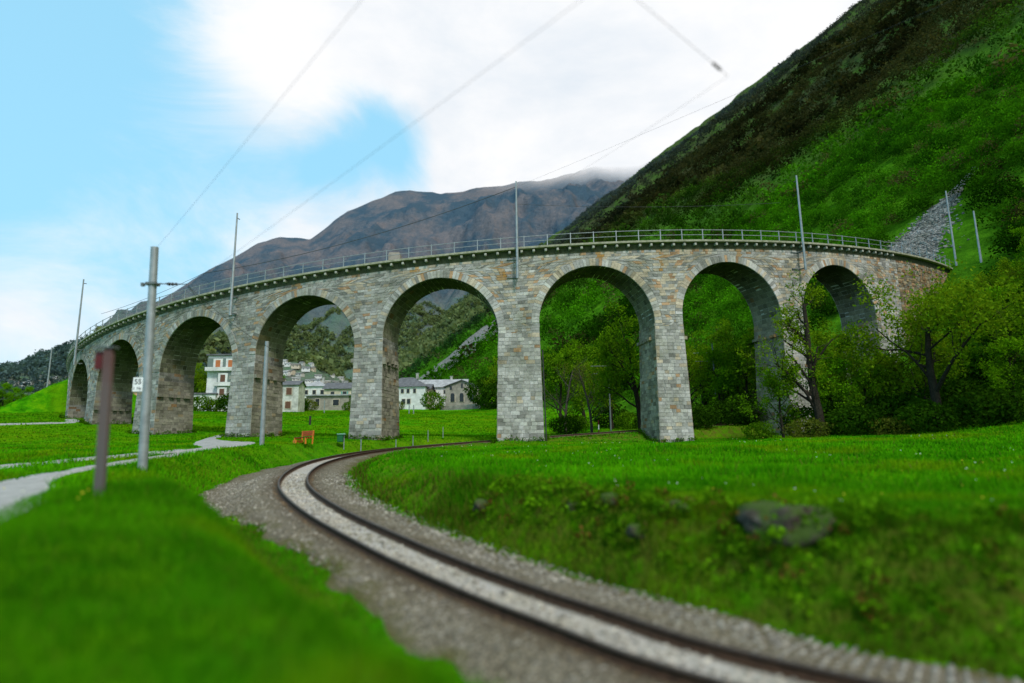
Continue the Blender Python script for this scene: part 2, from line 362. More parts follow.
# ------------------------------------------------------------------ terrain
def axis(lo, a, b, hi, st, g):
    mid=list(np.arange(a,b,st)); up=[b]; d=st
    while up[-1]<hi: up.append(up[-1]+d); d*=g
    dn=[a]; d=st
    while dn[-1]>lo: dn.append(dn[-1]-d); d*=g
    return np.array(dn[::-1][:-1]+mid+up)
gx=axis(-1500,-17,14,1700,.24,1.026); gy=axis(-90,1.5,34,2600,.24,1.024)
X,Y=np.meshgrid(gx,gy); Zg=H(X,Y); NX,NY=len(gx),len(gy)
Q=hill_q(X,Y); Vg=np.stack([X,Y,Zg],-1).reshape(-1,3)
ii=(np.arange(NY-1)[:,None]*NX+np.arange(NX-1)[None,:])
Fg=np.stack([ii,ii+1,ii+1+NX,ii+NX],-1)
isH=((Q>-1.5)&(Y>-100))[:-1,:-1]
def polydist(x,y,P):
    best=np.full(x.shape,1e9)
    for a,b in zip(P[:-1],P[1:]):
        a=np.array(a);b=np.array(b);d=b[:2]-a[:2];t=np.clip(((x-a[0])*d[0]+(y-a[1])*d[1])/(d@d),0,1)
        w=a[2]+t*(b[2]-a[2]); best=np.minimum(best,np.hypot(x-a[0]-t*d[0],y-a[1]-t*d[1])/w)
    return best
SCREE=[[(49,77,4.0),(55,83,4.0),(60,86,2.4),(66,88,1.0),(72,91,.5)],[(-70,455,16),(-42,425,26),(-14,378,40)]]
def scree(x,y):
    v=0
    for P in SCREE: v=np.maximum(v,sst(1.35,.65,polydist(x,y,P)))
    return v
dT,zT=track_near(X,Y)
bank=np.where(np.abs(dT)<9,sst(2.0,3.2,dT)*sst(6.5,4.6,dT),0)+.25*sst(-6,-4,dT)*sst(-1.5,-3,dT)
col=np.zeros((NY,NX,3)); brown=sst(62,150,Q+fbm(X/40,Y/40,4,3)*90)
sc=scree(X,Y)
col[...,0]=np.where(Q>-1.5,sc,bank); col[...,1]=brown
col=col.reshape(-1,3)
def sub(mask,name,mat):
    f=Fg[mask].reshape(-1,4); u,inv=np.unique(f,return_inverse=True)
    return mesh_np(name,Vg[u],inv.reshape(-1,4),mat,col[u],True)
tag(link('ground',sub(~isH,'ground',M['grass'])),kind='structure')
tag(link('hillside',sub(isH,'hillside',M['hill'])),kind='structure')
# far mountain and wooded ridge: fans of terrain, foot to crest
def ridge_mesh(name, pts, dist, r0, rough, mat, naz=520, nr_=150, prof=1.15, seed=50, ext=1.25, gul=1.0):
    az=[];el=[]
    for x,y in pts:
        r=ray(x,y); az.append(math.atan2(r.x,r.y)); el.append(r.z/math.hypot(r.x,r.y))
    A=np.linspace(az[0],az[-1],naz); E=np.interp(A,az,el); D=np.interp(A,az,dist) if hasattr(dist,'__len__') else np.full(naz,float(dist))
    T=np.linspace(0,ext,nr_); A2,T2=np.meshgrid(A,T); E2=np.broadcast_to(E,A2.shape); D2=np.broadcast_to(D,A2.shape)
    r=r0+(D2-r0)*T2; x=r*np.sin(A2); y=r*np.cos(A2)
    z0=.0745*r0; zr=E2*D2; t=np.minimum(T2,1)
    z=z0+(zr-z0)*(t**prof)-np.maximum(T2-1,0)*D2*.5
    amp=rough*np.sin(np.pi*np.clip(t,0,1))**1.3*(T2<=1)+rough*.10
    rid=1-np.abs(fbm(x/(D2*.10),y/(D2*.16),5,seed))*4
    amp=amp*sst(0,.35,t)+rough*.022; z=z+amp*(fbm(x/(D2*.2),y/(D2*.2),7,seed+9)*1.2+gul*.45*(rid-.5))
    V=np.stack([x,y,z],-1).reshape(-1,3); i=np.arange(nr_-1)[:,None]*naz+np.arange(naz-1)[None]
    Fc=np.stack([i,i+1,i+1+naz,i+naz],-1).reshape(-1,4)
    return tag(link(name,mesh_np(name,V,Fc,mat,None,True)),kind='structure'), (A,T,x,y,z)
FARP=[(-60,430),(60,395),(120,325),(170,296),(200,277),(225,262),(240,252),(258,241),(280,235),(310,236),(322,228),(340,215),(360,205),(380,196),(395,189),(410,187),(425,189),(440,192),(462,190),(480,188),(520,180),(560,175),(600,168),(640,160),(700,120),(800,100),(900,90),(1100,80)]
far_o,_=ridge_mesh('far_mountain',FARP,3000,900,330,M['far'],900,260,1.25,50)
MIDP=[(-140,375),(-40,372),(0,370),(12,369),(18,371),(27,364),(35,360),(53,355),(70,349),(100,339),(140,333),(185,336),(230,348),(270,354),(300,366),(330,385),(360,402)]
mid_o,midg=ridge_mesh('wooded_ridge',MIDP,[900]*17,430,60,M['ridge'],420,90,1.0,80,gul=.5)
# ------------------------------------------------------------------ ballast and rails
def ribbon(P, offs, zf, ang_up=None):
    P=np.asarray(P); d=np.gradient(P[:,:2],axis=0); d/=np.linalg.norm(d,axis=1)[:,None]; nrm=np.stack([d[:,1],-d[:,0]],-1)
    V=[];O=[]
    for o in offs:
        q=P[:,:2]+nrm*o; V.append(np.stack([q[:,0],q[:,1],np.zeros(len(q))],-1)); O.append(np.full(len(q),o))
    V=np.stack(V,1); return V,np.stack(O,1),nrm
LINE=np.array([TRC[0]]); 
_acc=np.concatenate([[0],np.cumsum(np.linalg.norm(np.diff(TRC,axis=0),axis=1))])
def along(st): 
    s=np.arange(0,_acc[-1],st); return np.stack([np.interp(s,_acc,TRC[:,k]) for k in range(3)],-1)
LN=along(.16)
offs=np.concatenate([np.linspace(-4.4,-.9,22),np.linspace(-.8,.8,17),np.linspace(.9,3.3,15)])
V,O,_=ribbon(LN,offs,None)
x,y=V[...,0],V[...,1]; 
edge=fbm(x/1.1,y/1.1,4,61)*1.0
Lw=1.75+1.75*sst(13,27,y)-edge-1.5*sst(38,50,y)+.35*sst(11,7,y); Rw=2.35+.35*sst(16,9,y)+edge*.6-.9*sst(33,46,y)
zb=LN[:,2][:,None]-.15-.02*np.cos(O*3)-np.where(O>0,.13,.38)*sst(1.25,2.7,np.abs(O))
zb=zb+fbm(x/.31,y/.31,2,70)*.02+fbm(x/.6,y/.6,3,71)*.06*sst(.9,1.6,np.abs(O))
g=H(x,y); out=np.maximum(sst(-.3,.35,O-Rw),sst(-.3,.35,-O-Lw))
z=np.where(out>0,zb*(1-out)+(g-.08)*out,zb); z=np.where((np.abs(O)>1.6)&(out<=0),np.maximum(z,g+.02),z)
V[...,2]=z; nl,no=O.shape
cc=np.zeros((nl,no,3)); cc[...,0]=np.abs(O)/5; cc[...,1]=np.maximum(sst(-1.5,.2,O-Rw),sst(-1.2,.3,-O-Lw))*.9
i=np.arange(nl-1)[:,None]*no+np.arange(no-1)[None]; Fb=np.stack([i,i+1,i+1+no,i+no],-1).reshape(-1,4)
tag(link('track_ballast',mesh_np('track_ballast',V.reshape(-1,3),Fb,M['ballast'],cc.reshape(-1,3),True)),kind='structure')
rt=thing('railway_track','single narrow gauge railway track of two rails curving from the foreground towards the viaduct','railway track',tuple(LN[0]))
def sweep(name,prof,off,mat,parent,P=LN,closed=True,base=None):
    P=np.asarray(P); d=np.gradient(P[:,:2],axis=0); d/=np.linalg.norm(d,axis=1)[:,None]; nrm=np.stack([d[:,1],-d[:,0]],-1)
    k=len(prof); V=np.zeros((len(P),k,3))
    for j,(a,b) in enumerate(prof):
        V[:,j,0]=P[:,0]+nrm[:,0]*(off+a); V[:,j,1]=P[:,1]+nrm[:,1]*(off+a); V[:,j,2]=P[:,2]+b
    n=len(P); i=np.arange(n-1)[:,None]*k; j=np.arange(k)[None]; j2=(j+1)%k
    Fc=np.stack([i+j,i+j2,i+j2+k,i+j+k],-1).reshape(-1,4)
    me=mesh_np(name,V.reshape(-1,3),Fc[:, ::-1],mat,None,False); o=link(name,me,parent)
    if parent is not None: o.matrix_parent_inverse=parent.matrix_world.inverted() if False else Matrix.Translation(parent.location).inverted()
    return o
RP=[(-.05,-.145),(.05,-.145),(.05,-.13),(.01,-.115),(.01,-.035),(.032,-.028),(.032,0),(-.032,0),(-.032,-.028),(-.01,-.035),(-.01,-.115),(-.05,-.13)]
for sgn in (-1,1):
    r_=sweep('rail',[(a,b) for a,b in RP],sgn*.532,M['rusty'],rt)
    sweep('rail_head',[(-.034,-.012),(.034,-.012),(.028,.006),(-.028,.006)],sgn*.532,M['rail'],r_).matrix_parent_inverse=Matrix.Identity(4)
# ballast stones lying loose near the camera
ico=[(-.52,0,.85),(.52,0,.85),(-.52,0,-.85),(.52,0,-.85),(0,.85,.52),(0,.85,-.52),(0,-.85,.52),(0,-.85,-.52),(.85,.52,0),(-.85,.52,0),(.85,-.52,0),(-.85,-.52,0)]
icf=[(1,4,0),(4,9,0),(4,5,9),(8,5,4),(1,8,4),(1,10,8),(10,3,8),(8,3,5),(3,2,5),(3,7,2),(3,10,7),(10,6,7),(6,11,7),(6,0,11),(6,1,0),(10,1,6),(11,0,9),(2,11,9),(5,2,9),(11,2,7)]
def pebbles(N,size,pos,cols):
    B=np.array(ico); V=np.repeat(B[None],N,0)*(1+nr.uniform(-.3,.3,(N,12,1)))
    V*=nr.uniform(.6,1.3,(N,1,3)); a=nr.uniform(0,6.28,N); c,s=np.cos(a)[:,None],np.sin(a)[:,None]
    V=np.stack([V[...,0]*c-V[...,1]*s,V[...,0]*s+V[...,1]*c,V[...,2]*.8],-1)*size[:,None,None]+pos[:,None]
    Fc=(np.array(icf)[None]+12*np.arange(N)[:,None,None]).reshape(-1,3)
    return V.reshape(-1,3),Fc,np.repeat(cols,12,0)
N=15000; k=(nr.power(.7,N)*0+nr.uniform(0,1,N)**1.3*min(230,len(LN)-2)).astype(int)+18
o=nr.uniform(-3.6,2.6,N); d=np.gradient(LN[:,:2],axis=0); d/=np.linalg.norm(d,axis=1)[:,None]
px=LN[k,0]+d[k,1]*o; py=LN[k,1]-d[k,0]*o
keep=(np.abs(np.abs(o)-.532)>.1)&(o>-(1.6+1.75*sst(13,27,py)))&(py>3.5)
k,o,px,py=k[keep],o[keep],px[keep],py[keep]; n_=len(k)
pz=LN[k,2]-.15-np.where(o>0,.13,.38)*sst(1.25,2.7,np.abs(o)); pz=np.where(np.abs(o)>1.6,np.maximum(pz,H(px,py)+.02),pz)
gcol=nr.uniform(.16,.5,n_)[:,None]*np.array([[1,.93,.80]])*np.where(np.abs(o)<.42,1.45,1)[:,None]
gcol=np.where((np.abs(np.abs(o)-.6)<.17)[:,None],gcol*np.array([[.5,.36,.24]]),gcol)
V,Fc,cc=pebbles(n_,nr.uniform(.018,.042,n_),np.stack([px,py,pz+.005],-1),gcol)
tag(link('ballast_stones',mesh_np('ballast_stones',V,Fc,M['stone'],cc)),'loose grey ballast stones along the railway track','ballast',kind='stuff')
# fallen rocks on the scree
RR=np.random.RandomState(44); n=9000; pl=SCREE[0]; t_=RR.uniform(0,len(pl)-1.001,n); i_=t_.astype(int); f_=t_-i_; pa=np.array(pl)
c_=pa[i_]*(1-f_)[:,None]+pa[i_+1]*f_[:,None]; x=c_[:,0]+RR.normal(0,.55,n)*c_[:,2]; y=c_[:,1]+RR.normal(0,.55,n)*c_[:,2]
sz=RR.uniform(.07,.34,n)**1.2; pos=np.stack([x,y,H(x,y)+.02],-1); V,Fc,cc=pebbles(n,sz,pos,RR.uniform(.10,.36,n)[:,None]*np.array([[1,.98,.93]]))
tag(link('scree_rocks',mesh_np('scree_rocks',V,Fc,M['stone'],cc)),'broken grey rocks of the scree above the right end of the viaduct','rocks',kind='stuff')
# ------------------------------------------------------------------ paths
def drape(name,pts,widths,mat,lift=.03,k=8,label=None):
    P=spline([(a,b,w) for (a,b),w in zip(pts,widths)],k)
    offs=np.linspace(-1,1,9); d=np.gradient(P[:,:2],axis=0); d/=np.linalg.norm(d,axis=1)[:,None]
    w=P[:,2]/2+fbm(np.arange(len(P))/2.,np.zeros(len(P)),3,77)*.25
    x=P[:,0][:,None]+d[:,1][:,None]*w[:,None]*offs; y=P[:,1][:,None]-d[:,0][:,None]*w[:,None]*offs
    z=H(x,y)+lift-.06*(np.abs(offs)>.99)
    V=np.stack([x,y,z],-1).reshape(-1,3); n=len(P); i=np.arange(n-1)[:,None]*9+np.arange(8)[None]
    return tag(link(name,mesh_np(name,V,np.stack([i,i+1,i+10,i+9],-1).reshape(-1,4),mat,None,True)),kind='structure')
drape('path',[(-8.6,2),(-9.7,8.5),(-11.9,13.2),(-14.0,17.3),(-15.2,21.0),(-15.8,25.5),(-16.3,30),(-17.6,35.5)],[5.0,4.9,4.2,2.5,1.1,.7,.6,.6],M['asphalt'],.06,12)
drape('path',[(-32,27.5),(-24,25.2),(-21.0,26.2),(-19.3,27.6),(-18.2,29.6),(-17.6,32.5),(-18.4,38)],[5.5,4.4,3.4,2.4,1.5,.9,.7],M['asphalt'],.09,12)
drape('path',[(-17.9,36),(-18.6,40),(-20.2,44.3),(-23,48),(-25.5,53),(-27.5,60)],[1.0,2.2,4.2,2.4,.9,.9],M['asphalt'],.045,10)
drape('path',[(-53,62),(-50.5,66),(-49,69.5),(-53,75)],[1.6,1.6,1.4,1.2],M['asphalt'],.05,10)
# ------------------------------------------------------------------ the viaduct
class Stones:
    def __init__(s): s.q=[];s.n=[];s.c=[]
    def add(s,quad,nrm,col,e,sh=.016):
        q=np.array(quad,float); c=q.mean(0); dd=q-c; L=np.linalg.norm(dd,axis=1)[:,None]+1e-6
        s.q.append((q-dd/L*np.minimum(sh,L*.3), q-dd/L*np.minimum(sh+.012,L*.35)+np.asarray(nrm)*e, q-np.asarray(nrm)*.02)); s.c.append(col)
    def mesh(s,name,mat):
        V=[];F=[];Cc=[];b=0
        for (a,f,bk),c in zip(s.q,s.c):
            ring=a; V+=list(f)+[a[k]*.0+bk[k] for k in range(4)]; F+=[(b,b+1,b+2,b+3)]+[(b+4+k,b+4+(k+1)%4,b+(k+1)%4,b+k) for k in range(4)]; Cc+=[c]*8; b+=8
        return mesh_np(name,V,F,mat,np.array(Cc),False)
def sn(x,y,seed): return float(vnoise(np.array([x]),np.array([y]),seed)[0])
def stone_col(s,z,dark=1.0,warm=None):
    w=.10+.10*sst(-30,30,s) if warm is None else warm
    w=w*(.4+1.5*sst(5,14,z-SLOPE*s-1) )*(.35+1.6*sn(s/2.2+50,z/1.6+9,4))
    v=rnd.uniform(.30,.50)*(.84+.26*sst(-45,5,s));  # weaker light on the left end is part of the stone tone
    r=rnd.random()
    if r<w*.26: c=(v*1.0,v*.64,v*.38)
    elif r<w*.95: c=(v*1.08,v*.92,v*.70)
    elif r<w*1.3+.10: c=(v*.66,v*.65,v*.60)
    else: c=(v,v*rnd.uniform(.97,.99),v*rnd.uniform(.89,.95))
    return tuple(q*dark for q in c)
def V3(p): return np.array(p)
def nrm_at(s,sgn=1): a=s/RO; return np.array([math.sin(a),-math.cos(a),0])*sgn
via=thing('railway_viaduct','curved grey stone railway viaduct with nine round arches carrying a railing and masts','viaduct',SRZ(0,0,0))
def vlink(name,me,parent=via):
    o=link(name,me,parent)
    if parent is via: o.matrix_parent_inverse=Matrix.Translation(via.location).inverted()
    return o
CROWN=[zd((a+b)/2)-1.738 for a,b in ARCH]; SPR=[c-5 for c in CROWN]; MID=[(a+b)/2 for a,b in ARCH]
RING=.66; ro=5+RING
TOPZ=[min(SPR[k],SPR[k+1]) for k in range(8)]
SL,SR_=-86.0,68.0
# mortar core
def core_bottom(s):
    for k,(a,b) in enumerate(ARCH):
        if a<=s<=b: return SPR[k]+math.sqrt(max(0,25-(s-MID[k])**2))
    if s<ARCH[0][0]: return SPR[0]-9
    if s>ARCH[8][1]: return 0.0
    for k in range(8):
        if ARCH[k][1]<=s<=ARCH[k+1][0]: return TOPZ[k]-.3
ss=[]
for k,(a,b) in enumerate(ARCH):
    if k==0: ss+=list(np.linspace(SL,a-.001,20))
    ss+=list(a+5*(1-np.cos(np.linspace(0,math.pi,41))))
    if k<8: ss+=[b+.001,(b+ARCH[k+1][0])/2,ARCH[k+1][0]-.001]
    else: ss+=list(np.linspace(b+.001,SR_,40))
V=[];F=[]
for i,s in enumerate(ss):
    zb_=core_bottom(s); zt_=zd(s)+.05
    V+=[SRZ(s,0,zb_),SRZ(s,0,zt_),SRZ(s,-THICK,zb_),SRZ(s,-THICK,zt_)]
    if i:
        a=4*(i-1); b=4*i; F+=[(a,b,b+1,a+1),(a+2,a+3,b+3,b+2),(a,a+2,b+2,b),(a+1,b+1,b+3,a+3)]
F+=[(0,1,3,2),(b,b+2,b+3,b+1)]
vlink('spandrel_core',mesh_np('spandrel_core',V,F,M['mortar'],np.ones((len(V),3)),False))
# spandrel blocks, both faces
STREAK=(-1.9,6.6,-9.4,-20.5,19.5,11.9)
def spandrel(sign):
    S=Stones(); dr=0 if sign>0 else -THICK
    def put(s0b,s1b,s0t,s1t,db,dt,e,col):
        P=[(s0b,zd(s0b)-db),(s1b,zd(s1b)-db),(s1t,zd(s1t)-dt),(s0t,zd(s0t)-dt)]
        q=[SRZ(s,dr,z) for s,z in P]
        if sign<0: q=q[::-1]
        S.add(q,nrm_at((s0b+s1b)/2,sign),col,e)
    def fill(L0,R0,L1,R1,db,dt,dark=1,warm=None,ln=(.25,.85)):
        """row between limits (bottom L0,R0 / top L1,R1)"""
        w=max(R0-L0,R1-L1)
        if w<.12: return
        n=max(1,int(round(w/rnd.uniform(.46,.56)))); cuts=[0]
        for _ in range(n): cuts.append(cuts[-1]+rnd.uniform(*ln))
        cuts=[c/cuts[-1] for c in cuts]
        for a,b in zip(cuts[:-1],cuts[1:]):
            s=L0+(R0-L0)*(a+b)/2; z=zd(s)-db
            if warm is not None and s>40.5:
                v=rnd.uniform(.10,.27); v*=1.45; c=rnd.choice([(v*1.15,v*.82,v*.48),(v*1.25,v*.72,v*.38),(v,v*.92,v*.75),(v*1.1,v*.9,v*.6)]); e=rnd.uniform(.0,.09)
            else: c=stone_col(s,z,dark); e=rnd.uniform(.012,.045)
            if any(abs(s-q_)<.28 for q_ in STREAK) and db<1.2+2.2*sn(s*3,1.,8): c=tuple(u*.35+w_ for u,w_ in zip(c,(.27,.135,.02)))
            put(L0+(R0-L0)*a,L0+(R0-L0)*b,L1+(R1-L1)*a,L1+(R1-L1)*b,db,dt,e,c)
    dep=.50; rows=[]
    while dep<24: h=rnd.uniform(.21,.32); rows.append((dep,dep+h)); dep+=h
    def lim(k,side,d):
        """s where depth d leaves the ring (or opening) of arch k, going outward to side"""
        s=MID[k]+side*3
        for _ in range(12):
            z=zd(s)-d; h=z-SPR[k]
            if h>=ro: return MID[k]
            s=MID[k]+side*(math.sqrt(max(ro*ro-h*h,0)) if h>0 else (5.0 if h<-.01 else ro))
        return s
    for dt,db in rows:
        allabove=all(zd(MID[k])-db>SPR[k]+ro for k in range(9))
        if allabove: fill(ARCH[0][0]-3,ARCH[8][1],ARCH[0][0]-3,ARCH[8][1],db,dt,1)
        else:
            for k in range(8):
                zmid=zd((ARCH[k][1]+ARCH[k+1][0])/2)-db
                if zmid<TOPZ[k]-.15: continue
                fill(lim(k,1,db),lim(k+1,-1,db),lim(k,1,dt),lim(k+1,-1,dt),db,dt)
            if db<12: fill(ARCH[0][0]-3,lim(0,-1,db),ARCH[0][0]-3,lim(0,-1,dt),db,dt)
            fill(lim(8,1,db),41,lim(8,1,dt),41,db,dt)
        if allabove: fill(ARCH[8][1],41,ARCH[8][1],41,db,dt)
        # rubble wing wall
        if sign>0:
            e=SR_-max(0,(db-1.2))*1.3
            if e>42: fill(41,e,41,e,db,dt,1,1,(.25,.8))
    return S
vlink('spandrel_wall',spandrel(1).mesh('spandrel_wall',M['stone'])); vlink('spandrel_wall',spandrel(-1).mesh('spandrel_wall',M['stone']))
# arches: voussoir rings on both faces and the barrel
for k in range(9):
    S=Stones(); n=60
    for sign,dr in ((1,0),(-1,-THICK)):
        for i in range(n):
            t0,t1=math.pi*i/n,math.pi*(i+1)/n; s=lambda r,t:(MID[k]+r*math.cos(t),SPR[k]+r*math.sin(t))
            q=[s(5,t0),s(ro+rnd.uniform(-.03,.03),t0),s(ro,t1),s(5,t1)]; P=[SRZ(a,dr,b) for a,b in q]
            if sign<0: P=P[::-1]
            S.add(P,nrm_at(MID[k],sign),stone_col(q[0][0],q[0][1],1.08),rnd.uniform(.04,.075),.012)
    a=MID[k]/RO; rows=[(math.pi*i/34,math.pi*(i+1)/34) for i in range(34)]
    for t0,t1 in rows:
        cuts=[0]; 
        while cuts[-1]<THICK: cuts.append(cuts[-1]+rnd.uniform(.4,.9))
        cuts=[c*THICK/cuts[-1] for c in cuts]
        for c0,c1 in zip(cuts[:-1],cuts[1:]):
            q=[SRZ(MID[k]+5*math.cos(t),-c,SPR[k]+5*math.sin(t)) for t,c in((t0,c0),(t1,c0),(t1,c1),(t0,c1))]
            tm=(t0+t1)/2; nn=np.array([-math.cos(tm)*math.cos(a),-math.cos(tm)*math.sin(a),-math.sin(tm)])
            S.add(q,nn,tuple(v*(.56-.42*math.sin(tm)) *f for v,f in zip(stone_col(MID[k],c0,1.0,.05),(1.08 if MID[k]>0 else 1.0,1,.76))),rnd.uniform(.0,.03),.004)  # barrel stones coloured darker toward the crown to carry the shade under the arch
    for sd,zlow in ((-1,TOPZ[k-1] if k>0 else SPR[k]),(1,TOPZ[k] if k<8 else SPR[k])):
        z=zlow
        while z<SPR[k]-.03:
            z1=min(z+rnd.uniform(.2,.3),SPR[k]); cuts=[0]
            while cuts[-1]<THICK: cuts.append(cuts[-1]+rnd.uniform(.4,.9))
            cuts=[c*THICK/cuts[-1] for c in cuts]
            for c0,c1 in zip(cuts[:-1],cuts[1:]):
                q=[SRZ(MID[k]+sd*5,-c,zz) for c,zz in((c0,z),(c1,z),(c1,z1),(c0,z1))]
                S.add(q,np.array([-sd*math.cos(a),-sd*math.sin(a),0]),tuple(v*.64 for v in stone_col(MID[k],z,1)),rnd.uniform(.01,.04),.004)  # same under-arch shade painted into these side stones
            z=z1
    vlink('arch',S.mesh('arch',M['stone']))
# piers
def pier(sm,w,ztop,zbot,zspL=None,zspR=None):
    S=Stones(); a=sm/RO; tv=np.array([math.cos(a),math.sin(a),0]); nv=np.array([math.sin(a),-math.cos(a),0]); c0=np.array(SRZ(sm,-THICK/2))
    bs,bf=.021,.028
    def cor(z,i):
        d=max(ztop-z,0); hw=w/2+bs*d; hd=THICK/2+bf*d; sx,sy=[(-1,1),(1,1),(1,-1),(-1,-1)][i]
        return c0*np.array([1,1,0])+tv*sx*hw+nv*sy*hd+np.array([0,0,z])
    cv=[cor(zbot,i) for i in range(4)]+[cor(ztop,i) for i in range(4)]+[cor(ztop+.5,i) for i in range(4)]
    core=[(0,1,5,4),(1,2,6,5),(2,3,7,6),(3,0,4,7)]
    z=zbot
    while z<ztop-.05:
        h=rnd.uniform(.24,.36); 
        if ztop-z-h<.15: h=ztop-z
        z1=z+h; imp=abs(ztop-1.45-z)<h*.5
        for f in range(4):
            A0,B0,A1,B1=cor(z,f),cor(z,(f+1)%4),cor(z1,f),cor(z1,(f+1)%4); L=np.linalg.norm(B0-A0); nn=[nv,tv,-nv,-tv][f]
            cuts=[0]; 
            while cuts[-1]<L: cuts.append(cuts[-1]+rnd.uniform(.30,.78))
            cuts=[q/cuts[-1] for q in cuts]
            for j,(u,v) in enumerate(zip(cuts[:-1],cuts[1:])):
                e=rnd.uniform(.012,.05)
                if f in(1,3) and imp: e=.28 if j%2==0 else .06
                S.add([A0+(B0-A0)*u,A0+(B0-A0)*v,A1+(B1-A1)*v,A1+(B1-A1)*u],nn,tuple(q_*h_ for q_,h_ in zip(stone_col(sm+(u-.5)*w+f*9,z,1.03 if f in(0,2) else .66*(.9+.2*rnd.random())),(1,1,1) if f in (0,2) else (1.13,1,.80) if sm>0 else (1.05,1,.88))),e,.016 if f in(0,2) else .006)  # side faces tinted dark for arch shade, warm against the blue skylight
        z=z1
    me=S.mesh('pier',M['stone']); o=vlink('pier',me)
    vlink('pier_core',mesh_np('pier_core',cv[:8],core,M['mortar'],np.ones((8,3))*.8),o)
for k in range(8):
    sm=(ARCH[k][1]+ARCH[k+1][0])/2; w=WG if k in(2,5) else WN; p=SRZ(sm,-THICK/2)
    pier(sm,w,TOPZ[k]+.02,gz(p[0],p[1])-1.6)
# end walls under the outer springings
for sm,w,k in ((ARCH[0][0]-1.6,3.2,0),(ARCH[8][1]+2.2,4.4,8)):
    p=SRZ(sm,-THICK/2); pier(sm,w,SPR[k]+.02,gz(p[0],p[1])-2.5)
# deck: coping slabs, frieze, corbels, gravel
def arc_sweep(name,prof,s0,s1,mat,step=1.0,parent=via,col=(1,1,1)):
    S_=np.arange(s0,s1+.01,step); n=len(prof); V=[];F=[]
    for i,s in enumerate(S_):
        for dr,dz in prof: V.append(SRZ(s,dr,zd(s)+dz))
        if i:
            for j in range(n): a=(i-1)*n+j; b=(i-1)*n+(j+1)%n; F.append((a,b,b+n,a+n))
    F+= [] ; me=mesh_np(name,V,F,mat,np.ones((len(V),3))*np.array(col)); return vlink(name,me,parent)
for sg,d0 in ((1,0),(-1,-THICK)):
    w=lambda a:d0+sg*a
    co=arc_sweep('coping',[(w(-.25),.07),(w(.46),.07),(w(.46),.22),(w(.42),.25),(w(-.25),.25)],SL,SR_+.6,M['coping'],.5)
    arc_sweep('frieze',[(w(-.1),-.50),(w(.055),-.50),(w(.055),.068),(w(-.1),.068)],ARCH[0][0]-3,SR_,M['frieze'],.5,co)
arc_sweep('deck_gravel',[(-THICK+.24,.10),(-.24,.10),(-.24,.15),(-THICK+.24,.15)],SL,SR_,M['ballast'],.5,col=(.1,0,0))
cs=list(np.arange(-78.5,40,1.03)); cs.sort(key=lambda s:abs(s-5))
cm=MB(); cm.box((0,0,0),(.21,.38,.24),bev=.03); cme=cm.mesh('corbel',M['corbel'])
for s in cs[:100]:
    o=link('corbel',cme,via); o.matrix_parent_inverse=Matrix.Translation(via.location).inverted(); o.location=SRZ(s,.20,zd(s)-.13-rnd.uniform(0,.02)); o.rotation_euler=(rnd.uniform(-.04,.04),SLOPE*-1,s/RO+rnd.uniform(-.03,.03))
rest=MB()
for s in cs[100:]: rest.box(SRZ(s,.20,zd(s)-.13),(.24,.40,.30),s/RO)
for s in np.arange(-78.5,40,1.03): rest.box(SRZ(s,-THICK-.20,zd(s)-.13),(.24,.40,.30),s/RO)
o=vlink('corbel',rest.mesh('corbel',M['corbel'])); o['kind']='stuff'
# railings
for d0 in (.30,-THICK-.30):
    m=MB()
    for dz,r in ((1.18,.030),(.72,.026)):
        m.tube([SRZ(s,d0,zd(s)+dz) for s in np.arange(-84,62.1,2)],r,6)
    rl=vlink('railing',m.mesh('railing',M['galv']))
    pm=MB(); pm.box((0,0,.5),(.065,.065,1.02)); pme=pm.mesh('railing_post',M['galv'])
    for s in np.arange(-84,62.1,2):
        o=link('railing_post',pme,rl); o.location=SRZ(s,d0,zd(s)+.24); o.rotation_euler=(0,0,s/RO)
# rusty streaks are short stained stones; a gutter pipe on the group pier
m=MB(); p0=SRZ(1.55,.25,gz(*SRZ(1.55,.2)[:2])-.1); m.tube([(p0[0]-.02,p0[1]-.02,p0[2]),(p0[0]-.17,p0[1]+.05,p0[2]+7.6)],.06,8); vlink('drain_pipe',m.mesh('drain_pipe',M['iron']))
# ------------------------------------------------------------------ masts on the viaduct
def viaduct_mast(s,label,below=2.6,above=5.9,dr=.75,arms=True):
    base=Vector(SRZ(s,dr,zd(s)-below)); t=thing('line_mast',label,'mast',base,s/RO,'overhead line masts along the viaduct')
    m=MB(); h=below+above; m.tube([(0,0,0),(0,0,h)],[.13,.075],8); m.obj('pole',M['galv'],t)
    if arms:
        for z,l in ((.25,.8),(below-.75,.8)):
            b=MB(); b.box((0,l/2,z),(.08,l,.10),bev=.01); b.box((-.45,l-.12,z),(.9,.07,.09),bev=.01); b.obj('bracket',M['galv_dark'],t)
    i=MB(); i.tube([(0,.05,h-.5),(0,.35,h-.5)],[.04,.04],8); i.obj('insulator',M['insul'],t)
    return t,h
mA,hA=viaduct_mast(-.6,'pale steel mast on the wide middle pier, highest against the cloudy mountain',above=6.1)
mB,_=viaduct_mast(-27.3,'pale steel mast on the outer wall left of the fourth arch, against blue mountain',above=7.3)
mC,_=viaduct_mast(26.3,'pale steel mast rising from the viaduct in front of the bright green hillside',above=6.7)
mD,_=viaduct_mast(-57.5,'steel mast on the viaduct just above the red capped signpost',above=7.8)
mE,_=viaduct_mast(57.0,'steel mast on the rubble wall at the right end of the viaduct',above=10.0)
